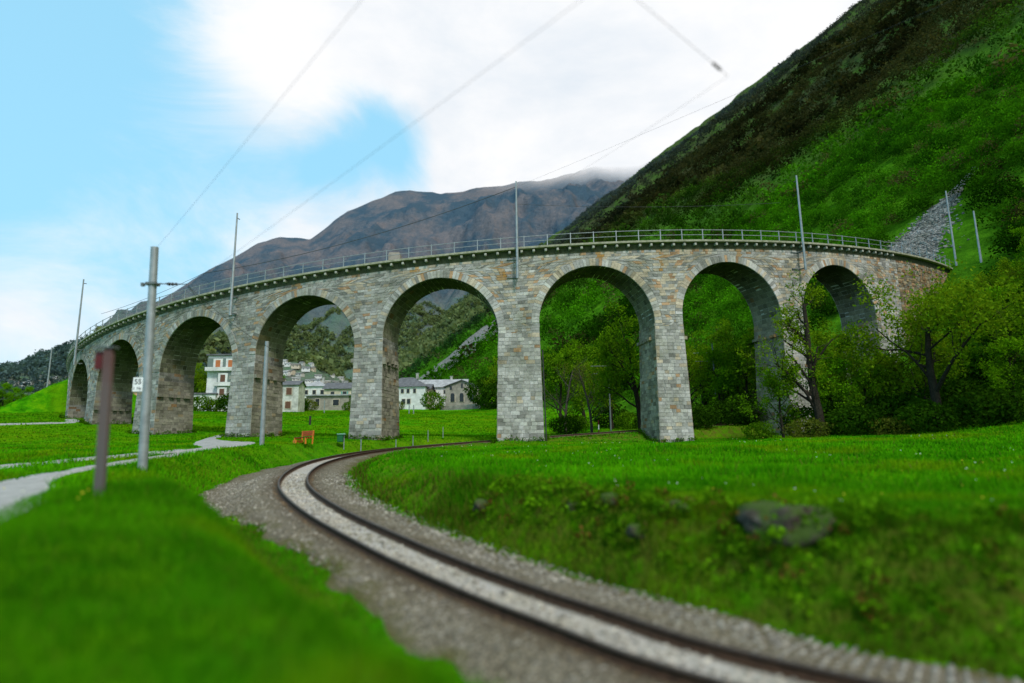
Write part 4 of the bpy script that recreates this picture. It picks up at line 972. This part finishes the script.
for x,y,i,s in [(18.5,47.6,0,.8),(21.5,46.0,2,.9),(24.6,45.2,1,1.0),(26.2,43.8,2,.8),(28,42.5,1,1.0),(31.8,42.8,1,1.1),(33.5,41.6,1,.9),(35.5,40.5,0,1.0),(27.5,46.5,1,1.2),(30,46,1,1.3),(33,45.6,1,1.3),(36.5,43.4,1,1.2),(22.8,48.6,1,1.1),(25.5,48,1,1.2),(38.5,39,1,1.2),(41.5,40,1,1.4),(44,43,0,1.5)]:
    bush(i,x,y,s,rnd.uniform(0,6),'dark leafy shrub at the foot of the wood along the right meadow edge',gB)
gC='shrubs behind the viaduct piers'
for px_,py_,Y_,i,s in [(566,432,66,1,.9),(575,433,74,0,1.2),(700,432,58,1,1.0),(735,431,60,1,1.2),(757,431,60,1,1.0),(765,432,59.5,1,1.1),(612,430,80,1,1.3),(630,429,76,0,1.2),(655,428,70,1,1.2),(775,430,62,1,1.1),(715,430,66,0,1.5),(685,428,66,0,1.3)]:
    bush(i,*px2(px_,py_,Y_),s,rnd.uniform(0,6),'leafy shrub growing behind the piers on the far side of the viaduct',gC)
# trees round the village
for px_,py_,Y_,i,s,lab in [(433,408,168,0,2.3,'round bright green tree in front of the long white village house'),(232,413,112,1,1.5,'dark evergreen bush before the tower house'),(200,412,112,0,1.5,'low green hedge bush before the white annex'),(213,412,114,0,1.2,'smaller hedge bush between the annex and the tower house'),(349,407,150,0,1.2,'climbing green bush on the front of the long farmhouse'),(305,411,150,2,1.7,'olive coloured bush between the stone house and the barn'),(299,412,142,1,1.3,'dark bush at the right corner of the stone house'),(366,421,110,2,1.6,'olive bush just right of the fourth pier in the meadow'),(488,408,158,1,2.9,'large dark green tree mass right of the stone hall'),(498,410,150,1,2.6,'dark green bush between the stone hall and the group pier'),(396,412,160,2,1.3,'brownish bush in front of the pyramid roof house')]:
    b_=bush(i,*px2(px_,py_,Y_),s,rnd.uniform(0,6),lab,None,sz=s*(1.25 if Y_>150 else 1.1))
for px_,py_,Y_,k,s in [(28,392,110,'F',.5),(3,396,105,'F',.55),(14,394,112,'F',.5),(192,398,150,'A',1.2),(183,398,155,'B',1.5),(275,394,170,'B',1.2),(505,404,150,'A',1.2),(520,406,140,'F',1.4)]:
    tree(k,*px2(px_,py_,Y_),s,rnd.uniform(0,6),'leafy tree among the village houses and meadows behind the viaduct','village trees beyond the viaduct')
# ------------------------------------------------------------------ woods: masses nobody could count
def wood(name,label,pts,rad,ncard,csize,cols,seed,mat=None,hfac=1.25):
    R_=np.random.RandomState(seed); n=len(pts); rep=np.repeat(np.arange(n),ncard); N=len(rep)
    d=R_.normal(0,1,(N,3)); d/=np.linalg.norm(d,axis=1)[:,None]; d[:,2]=np.where(d[:,2]<-.25,-d[:,2],d[:,2]); k=R_.uniform(.25,1,N)**.4
    r=rad[rep]*(1+.45*R_.normal(0,.5,N)*.6)
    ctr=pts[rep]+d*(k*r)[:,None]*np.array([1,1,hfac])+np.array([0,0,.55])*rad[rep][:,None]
    base=cols[rep]*(.62+.5*np.clip(d[:,2]*k,0,1))[:,None]*R_.uniform(.7,1.3,(N,1))  # crown shading put into the colour: tops lighter, inner cards darker
    a=R_.normal(0,1,(N,3)); a/=np.linalg.norm(a,axis=1)[:,None]; b=np.cross(a,R_.normal(0,1,(N,3))); b/=np.linalg.norm(b,axis=1)[:,None]
    sz=(csize*rad[rep]*R_.uniform(.6,1.4,N))[:,None]
    V=np.stack([ctr+a*sz,ctr+b*sz*.65,ctr-a*sz,ctr-b*sz*.65],1).reshape(-1,3)
    return tag(link(name,mesh_np(name,V,np.arange(4*N).reshape(-1,4),mat or M['leaf'],np.repeat(base,4,0))),label,'wood',kind='stuff')
def hillpts(n,qlo,qhi,llo,lhi,seed,pw=1.0,lp=1.0):
    R_=np.random.RandomState(seed); q=qlo+(qhi-qlo)*R_.uniform(0,1,n)**pw; l=llo+(lhi-llo)*R_.uniform(0,1,n)**lp
    x=FP[0]+q*FN[0]-l*FN[1]; y=FP[1]+q*FN[1]+l*FN[0]
    s_=np.arctan2(x-CX,CY-y)*RO; rr=np.hypot(x-CX,y-CY); 
    dist=np.hypot(x,y); az=np.arctan2(x,y)
    ok=(az>-.75)&(az<.95)&(y>30)&(scree(x,y)<.3)&~((np.abs(rr-(RO-1.85))<5)&(s_>-90)&(s_<74))&~((rr<RO+6)&(rr>RO)&(s_<62))
    dn,_=track_near(x,y); ok&=np.abs(dn)>5
    x,y,q,l=x[ok],y[ok],q[ok],l[ok]; return np.stack([x,y,H(x,y)],-1),q,l
def hillcols(P,q,l,seed):
    R_=np.random.RandomState(seed); n=len(P)
    br=sst(60,145,q+fbm(P[:,0]/45,P[:,1]/45,4,3)*110); t=np.clip(.5+fbm(P[:,0]/11,P[:,1]/11,3,8)*1.3+R_.normal(0,.22,n),0,1)[:,None]
    g=np.array([.018,.085,.003])*(1-t)+np.array([.075,.285,.005])*t
    d=np.array([.018,.030,.008])*(1-t)+np.array([.064,.064,.022])*t
    odd=(R_.uniform(0,1,n)<.10)[:,None]; g=np.where(odd,np.array([.09,.10,.03]),g)
    c=g*(1-br[:,None])+d*br[:,None]
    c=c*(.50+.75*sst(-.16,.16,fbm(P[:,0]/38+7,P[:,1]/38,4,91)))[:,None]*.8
    far=(sst(250,1100,l)*.65)[:,None]; c=c*(1-far)+np.array([.07,.105,.115])*far  # distance haze blended into the foliage colour
    return c
P_,q_,l_=hillpts(3400,1,100,-35,130,1); k_=np.hypot(P_[:,0],P_[:,1])<175; P_,q_,l_=P_[k_],q_[k_],l_[k_]
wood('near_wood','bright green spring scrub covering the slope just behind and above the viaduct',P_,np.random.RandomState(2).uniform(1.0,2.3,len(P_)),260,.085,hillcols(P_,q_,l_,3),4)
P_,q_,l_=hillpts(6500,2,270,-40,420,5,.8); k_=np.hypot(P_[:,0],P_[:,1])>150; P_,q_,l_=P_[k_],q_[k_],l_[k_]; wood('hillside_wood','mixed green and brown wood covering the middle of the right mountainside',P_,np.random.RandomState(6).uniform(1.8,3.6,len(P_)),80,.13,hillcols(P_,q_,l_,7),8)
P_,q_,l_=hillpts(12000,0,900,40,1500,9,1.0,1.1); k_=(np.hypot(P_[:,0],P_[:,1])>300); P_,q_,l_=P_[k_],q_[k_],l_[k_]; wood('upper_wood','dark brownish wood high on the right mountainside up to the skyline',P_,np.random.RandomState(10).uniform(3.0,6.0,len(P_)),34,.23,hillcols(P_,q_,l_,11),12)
# wood on the valley floor behind the village and on the foot of the far mountain
def fanpts(n,az0,az1,r0,r1,seed):
    R_=np.random.RandomState(seed); a=R_.uniform(math.radians(az0),math.radians(az1),n); r=r0+(r1-r0)*R_.uniform(0,1,n)**.8
    x=r*np.sin(a); y=r*np.cos(a); Z=H(x,y); return x,y,Z,r
from mathutils.bvhtree import BVHTree
def bvh(o): return BVHTree.FromPolygons([tuple(v.co) for v in o.data.vertices],[tuple(p.vertices) for p in o.data.polygons])
FB=bvh(far_o); MBt=bvh(mid_o)
def onto(x,y,Z):
    out=[]
    for a,b,c in zip(x,y,Z):
        z=c
        for B in (FB,MBt):
            h=B.ray_cast(Vector((a,b,4000)),Vector((0,0,-1)))
            if h[0] is not None: z=max(z,h[0].z)
        out.append(z)
    return np.array(out)
def valcols(n,seed,c0,c1):
    R_=np.random.RandomState(seed); t=R_.uniform(0,1,(n,1)); return np.array(c0)*(1-t)+np.array(c1)*t
x,y,Z,r=fanpts(2600,-31,-1,225,620,21); pch=fbm(x/70,y/70,3,90)>-.06; ok=(hill_q(x,y)<4)&pch&(scree(x,y)<.2)&~((np.arctan2(x,y)>-.365)&(np.arctan2(x,y)<-.262)&(r>340)); x,y,Z=x[ok],y[ok],Z[ok]; Z=onto(x,y,Z)
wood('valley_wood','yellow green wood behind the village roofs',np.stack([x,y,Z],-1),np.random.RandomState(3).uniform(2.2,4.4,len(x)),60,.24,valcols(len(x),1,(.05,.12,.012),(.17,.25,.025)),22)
x,y,Z,r=fanpts(11000,-34,3,620,1800,23); pch=fbm(x/130,y/130,4,91)>-.16; ok=pch.copy()
for hp in HAMP: ok&=~((np.abs(np.arctan2(x,y)-math.atan2(hp[0],hp[1]))<.012)&(np.hypot(x,y)<hp[1]*1.12)&(np.hypot(x,y)>hp[1]*.80))
x,y,Z=x[ok],y[ok],Z[ok]; Z=onto(x,y,Z)
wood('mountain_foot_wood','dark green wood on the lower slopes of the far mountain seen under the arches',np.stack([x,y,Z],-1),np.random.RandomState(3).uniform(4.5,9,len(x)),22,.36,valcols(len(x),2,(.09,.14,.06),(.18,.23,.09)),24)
R_=np.random.RandomState(30); a=R_.uniform(math.radians(-46),math.radians(-24),4200); r=430+(905-430)*R_.uniform(.1,1,4200)**.7; x=r*np.sin(a); y=r*np.cos(a); Z=onto(x,y,H(x,y)*0)
wood('ridge_wood','dark blue green wood on the low ridge at the far left',np.stack([x,y,Z],-1),R_.uniform(2.0,4.0,4200),20,.34,valcols(4200,3,(.05,.09,.10),(.09,.15,.14)),31,hfac=1.9)
# ------------------------------------------------------------------ grass blades and weeds near the camera
def blades(name,label,n,r0,r1,pw,hh,ww,seed,colA,colB,cond):
    R_=np.random.RandomState(seed); az=R_.uniform(-.80,.80,n); r=r0+(r1-r0)*R_.uniform(0,1,n)**pw; x=r*np.sin(az); y=r*np.cos(az)
    d,_=track_near(x,y); lw=1.75+1.75*sst(13,27,y)-1.5*sst(38,50,y)+.35*sst(11,7,y); e=fbm(x/1.1,y/1.1,4,61)*1.0
    ok=((d>2.35+.35*sst(16,9,y)+e*.6-.9*sst(33,46,y)-R_.uniform(0,.3,n))|(d<-(lw-e)+R_.uniform(-.1,.25,n)))&(hill_q(x,y)<0)&cond(x,y,d)
    x,y,d=x[ok],y[ok],d[ok]; n=len(x); z=H(x,y)
    tall=1+1.5*np.clip(fbm(x/1.6,y/1.6,3,40)*2.2,0,1)*sst(1.5,4,np.abs(d)); bankm=((d>2.4)&(d<4.6-1.6*sst(18,30,y)))
    h=hh*R_.uniform(.5,1.3,n)*tall*(1-.5*sst(30,44,y))*np.where(bankm,1.7,1); w=ww*R_.uniform(.6,1.3,n)*np.maximum(1,r[ok]/9); th=R_.uniform(0,6.28,n); ln=R_.uniform(.1,.8,n)*h
    ta=R_.uniform(0,6.28,n)
    P=np.stack([x,y,z-.02],-1); sd=np.stack([np.cos(th),np.sin(th),0*th],-1)*w[:,None]/2
    top=P+np.stack([np.cos(ta)*ln,np.sin(ta)*ln,h],-1)
    V=np.stack([P-sd,P+sd,top],1).reshape(-1,3)
    t=np.clip(.5+fbm(x/2.2,y/2.2,4,44)*1.4+R_.normal(0,.2,n),0,1)[:,None]; c=np.array(colA)*(1-t)+np.array(colB)*t; yl=(sst(.02,.22,fbm(x/3.4+9,y/3.4,4,47))*.75)[:,None]; c=c*(1-yl)+np.array([.24,.33,.005])*yl
    dry=((R_.uniform(0,1,n)<np.where(bankm,.26,.05))|((np.abs(d)<3.1)&(R_.uniform(0,1,n)<.4)))[:,None]; c=np.where(dry,np.array([.19,.165,.03])*R_.uniform(.4,1.1,(n,1)),c)
    dk=np.where(bankm,.8-.2*sst(2,6,x),1)[:,None]; c=c*dk
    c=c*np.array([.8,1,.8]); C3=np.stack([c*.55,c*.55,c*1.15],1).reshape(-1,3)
    return tag(link(name,mesh_np(name,V,np.arange(3*n).reshape(-1,3),M['blade'],C3)),label,'grass',kind='stuff')
def offpath(x,y):
    m=np.ones(len(x),bool)
    for P in PATHS: m&=polydist(x,y,P)>.55
    return m
PATHS=[[(-8.2,4,3.4),(-9.6,9.5,2.9),(-11.4,13.5,2.3),(-13.7,17.3,1.7),(-15.7,25.5,.7),(-17.6,35.5,.6)],[(-32,27.5,2.2),(-21,26.2,1.5),(-18.2,29.6,1.0),(-18.4,38,.6)],[(-17.9,36,1),(-18.6,40,2.2),(-20.2,44.3,4.2),(-23,48,2.4),(-25.5,53,.9)]]
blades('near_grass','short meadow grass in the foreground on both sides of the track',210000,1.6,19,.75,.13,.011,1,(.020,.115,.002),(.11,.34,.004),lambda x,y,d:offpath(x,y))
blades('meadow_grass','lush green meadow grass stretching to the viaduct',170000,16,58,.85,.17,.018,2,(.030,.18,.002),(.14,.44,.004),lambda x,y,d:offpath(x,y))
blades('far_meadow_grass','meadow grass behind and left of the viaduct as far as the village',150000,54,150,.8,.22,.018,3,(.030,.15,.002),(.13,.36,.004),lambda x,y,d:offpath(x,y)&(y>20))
# weeds on the bank
R_=np.random.RandomState(5); n=900; k=R_.randint(20,150,n); o_=R_.uniform(3.0,5.0,n); dd=np.gradient(LN[:,:2],axis=0); dd/=np.linalg.norm(dd,axis=1)[:,None]
x=LN[k,0]+dd[k,1]*o_; y=LN[k,1]-dd[k,0]*o_; P_=np.stack([x,y,H(x,y)],-1); cl=valcols(n,6,(.04,.13,.003),(.13,.32,.006)); odd=R_.uniform(0,1,n)<.14; cl[odd]=(.12,.07,.015)
wood('bank_weeds','tangled weeds and old stalks on the bank right of the track',P_,R_.uniform(.06,.22,n),26,.22,cl,77,M['blade'],1.3)
# tufts hugging the boulders
pts=[]
for o in [o for o in bpy.data.objects if o.name.split('.')[0]=='boulder']:
    xs=[v.co.x for v in o.data.vertices]; r_=(max(xs)-min(xs))/2
    for _ in range(int(30+90*r_)):
        a=rnd.uniform(0,6.28); k=rnd.uniform(.75,1.2); pts.append((o.location.x+math.cos(a)*r_*k,o.location.y+math.sin(a)*r_*k*.8))
pts=np.array(pts); P_=np.stack([pts[:,0],pts[:,1],H(pts[:,0],pts[:,1])],-1); cl=valcols(len(P_),26,(.03,.10,.003),(.12,.24,.006)); cl[::4]=(.15,.13,.03)
wood('boulder_weeds','rough tufts and dry stalks half covering the boulders in the bank',P_,np.random.RandomState(8).uniform(.04,.13,len(P_)),26,.22,cl,79,M['blade'],1.5)
# weeds round the pier feet
pts=[]
for k in range(8):
    sm=(ARCH[k][1]+ARCH[k+1][0])/2; w=(WG if k in(2,5) else WN)/2+.35; a=sm/RO; c0=SRZ(sm,-THICK/2)
    for _ in range(150):
        f=rnd.randrange(4); u=rnd.uniform(-1,1); e_=rnd.uniform(.02,.25)
        tx,ty=(u*w,THICK/2+.35+e_) if f==0 else (u*w,-THICK/2-.35-e_) if f==1 else (w+e_,u*2.2) if f==2 else (-w-e_,u*2.2)
        pts.append((c0[0]+tx*math.cos(a)+ty*math.sin(a),c0[1]+tx*math.sin(a)-ty*math.cos(a)))
pts=np.array(pts); P_=np.stack([pts[:,0],pts[:,1],H(pts[:,0],pts[:,1])-.03],-1)
wood('pier_weeds','rough grass and weeds growing against the feet of the stone piers',P_,R_.uniform(.08,.24,len(P_)),22,.25,valcols(len(P_),16,(.02,.08,.003),(.09,.22,.006)),78,M['blade'],1.5)
# flowers
R_=np.random.RandomState(15); n=900; x=R_.uniform(-14,26,n); y=R_.uniform(9,46,n); d,_=track_near(x,y); ok=((d>5.2)|(d<-5))&(hill_q(x,y)<-3)&(fbm(x/4,y/4,3,2)>.03); x,y=x[ok],y[ok]
V,Fc,cc=pebbles(len(x),R_.uniform(.012,.028,len(x)),np.stack([x,y,H(x,y)+.19],-1),np.where((R_.uniform(0,1,len(x))<.6)[:,None],np.array([[.75,.78,.7]]),np.array([[.7,.6,.05]])))
tag(link('meadow_flowers',mesh_np('meadow_flowers',V,Fc,M['blade'],cc)),'tiny white and yellow flowers scattered in the meadow','flowers',kind='stuff')
# ------------------------------------------------------------------ sky, sun, camera
SUN_EL,SUN_AZ=math.radians(52),math.radians(158)     # azimuth clockwise from +y : behind the camera, to the right
w=bpy.data.worlds.new('World'); bpy.context.scene.world=w; w.use_nodes=True; nt=w.node_tree; nn=nt.nodes; L_=nt.links.new
bg=nn['Background']; sky=nn.new('ShaderNodeTexSky'); sky.sky_type='NISHITA'; sky.sun_disc=False; sky.sun_elevation=SUN_EL; sky.sun_rotation=SUN_AZ; sky.air_density=1.0; sky.dust_density=.6; sky.ozone_density=1.6
bg.inputs['Strength'].default_value=.12
def wm(op,a,b=0,clamp=False):
    m=nn.new('ShaderNodeMath'); m.operation=op; m.use_clamp=clamp
    for i,v in ((0,a),(1,b)):
        if isinstance(v,(int,float)): m.inputs[i].default_value=v
        else: L_(v,m.inputs[i])
    return m.outputs[0]
tc=nn.new('ShaderNodeTexCoord'); sep=nn.new('ShaderNodeSeparateXYZ'); L_(tc.outputs['Generated'],sep.inputs[0])
az=wm('ARCTAN2',sep.outputs[0],sep.outputs[1])
def wnoise(sc,det,rough,dist=0,loc=(0,0,0)):
    mp=nn.new('ShaderNodeMapping'); mp.inputs['Scale'].default_value=(1,1,2.1); mp.inputs['Location'].default_value=loc; L_(tc.outputs['Generated'],mp.inputs[0])
    x=nn.new('ShaderNodeTexNoise'); x.inputs['Scale'].default_value=sc; x.inputs['Detail'].default_value=det; x.inputs['Roughness'].default_value=rough; x.inputs['Distortion'].default_value=dist; L_(mp.outputs[0],x.inputs['Vector']); return x.outputs['Fac']
def lobe(px,py_,width,gain):
    r=ray(px,py_).normalized(); v=nn.new('ShaderNodeVectorMath'); v.operation='DISTANCE'; L_(tc.outputs['Generated'],v.inputs[0]); v.inputs[1].default_value=r
    e=wm('SUBTRACT',1,wm('DIVIDE',v.outputs['Value'],width),True); return wm('MULTIPLY',wm('MULTIPLY',e,e),gain)
m=wm('MULTIPLY',wm('ADD',az,math.radians(24)),2.1)
m=wm('ADD',m,wm('MULTIPLY',wm('SUBTRACT',wnoise(2.7,8,.62,.7),.5),2.6))
for a in ((385,140,.19,-2.3),(310,165,.16,-.8),(230,150,.2,-.55),(300,222,.2,.45),(10,325,.26,1.25),(20,90,.50,-.9),(230,30,.22,.8),(400,30,.35,1.0),(540,140,.40,1.2),(120,230,.3,.3),(300,70,.2,.5)): m=wm('ADD',m,lobe(*a))
cl=nn.new('ShaderNodeMapRange'); cl.interpolation_type='SMOOTHSTEP'; L_(m,cl.inputs[0]); cl.inputs[1].default_value=-.75; cl.inputs[2].default_value=.62
hz=nn.new('ShaderNodeMix'); hz.data_type='RGBA'; L_(sky.outputs[0],hz.inputs[6])
# thin veil brightening the blue towards the horizon
vz=wm('SUBTRACT',.95,wm('MULTIPLY',sep.outputs[2],.25),True); L_(vz,hz.inputs[0]); hz.inputs[7].default_value=(3.3,7.0,9.3,1)
cm_=nn.new('ShaderNodeMix'); cm_.data_type='RGBA'; L_(cl.outputs[0],cm_.inputs[0]); L_(hz.outputs[2],cm_.inputs[6])
sh=nn.new('ShaderNodeValToRGB'); sh.color_ramp.elements[0].position=.3; sh.color_ramp.elements[0].color=(.80,.86,.92,1); sh.color_ramp.elements[1].position=.55; sh.color_ramp.elements[1].color=(1,1,1,1); L_(wnoise(3.1,6,.6,.2,(3,1,2)),sh.inputs[0])
sc_=nn.new('ShaderNodeMix'); sc_.data_type='RGBA'; sc_.blend_type='MULTIPLY'; sc_.inputs[0].default_value=1; L_(sh.outputs[0],sc_.inputs[6]); sc_.inputs[7].default_value=(8.35,8.4,8.5,1)
L_(sc_.outputs[2],cm_.inputs[7]); L_(cm_.outputs[2],bg.inputs['Color'])
sl=bpy.data.lights.new('sun','SUN'); sl.energy=2.7; sl.angle=math.radians(10); sl.color=(1,.965,.90); so=link('sun',sl)
dv=Vector((math.sin(SUN_AZ)*math.cos(SUN_EL),math.cos(SUN_AZ)*math.cos(SUN_EL),math.sin(SUN_EL))); so.rotation_euler=dv.to_track_quat('Z','Y').to_euler(); so['kind']='light'
cam=bpy.data.cameras.new('camera'); co_=link('camera',cam); cam.sensor_width=36; cam.lens=F_PX/1024*36; cam.clip_start=.1; cam.clip_end=20000
fw=Vector((0,math.cos(PITCH),math.sin(PITCH))); rt_=Vector((1,0,0)); up_=Vector((0,-math.sin(PITCH),math.cos(PITCH)))
cc_,ss_=math.cos(ROLL),math.sin(ROLL); R0=rt_*cc_+up_*ss_; U0=up_*cc_-rt_*ss_
co_.matrix_world=Matrix(((R0.x,U0.x,-fw.x,0),(R0.y,U0.y,-fw.y,0),(R0.z,U0.z,-fw.z,0),(0,0,0,1)))
cam.dof.use_dof=True; cam.dof.focus_distance=62; cam.dof.aperture_fstop=.195
sc0=bpy.context.scene; sc0.camera=co_
sc0.view_settings.view_transform='Standard'; sc0.view_settings.look='None'; sc0.view_settings.exposure=0
try: sc0.cycles.use_denoising=True
except Exception: pass
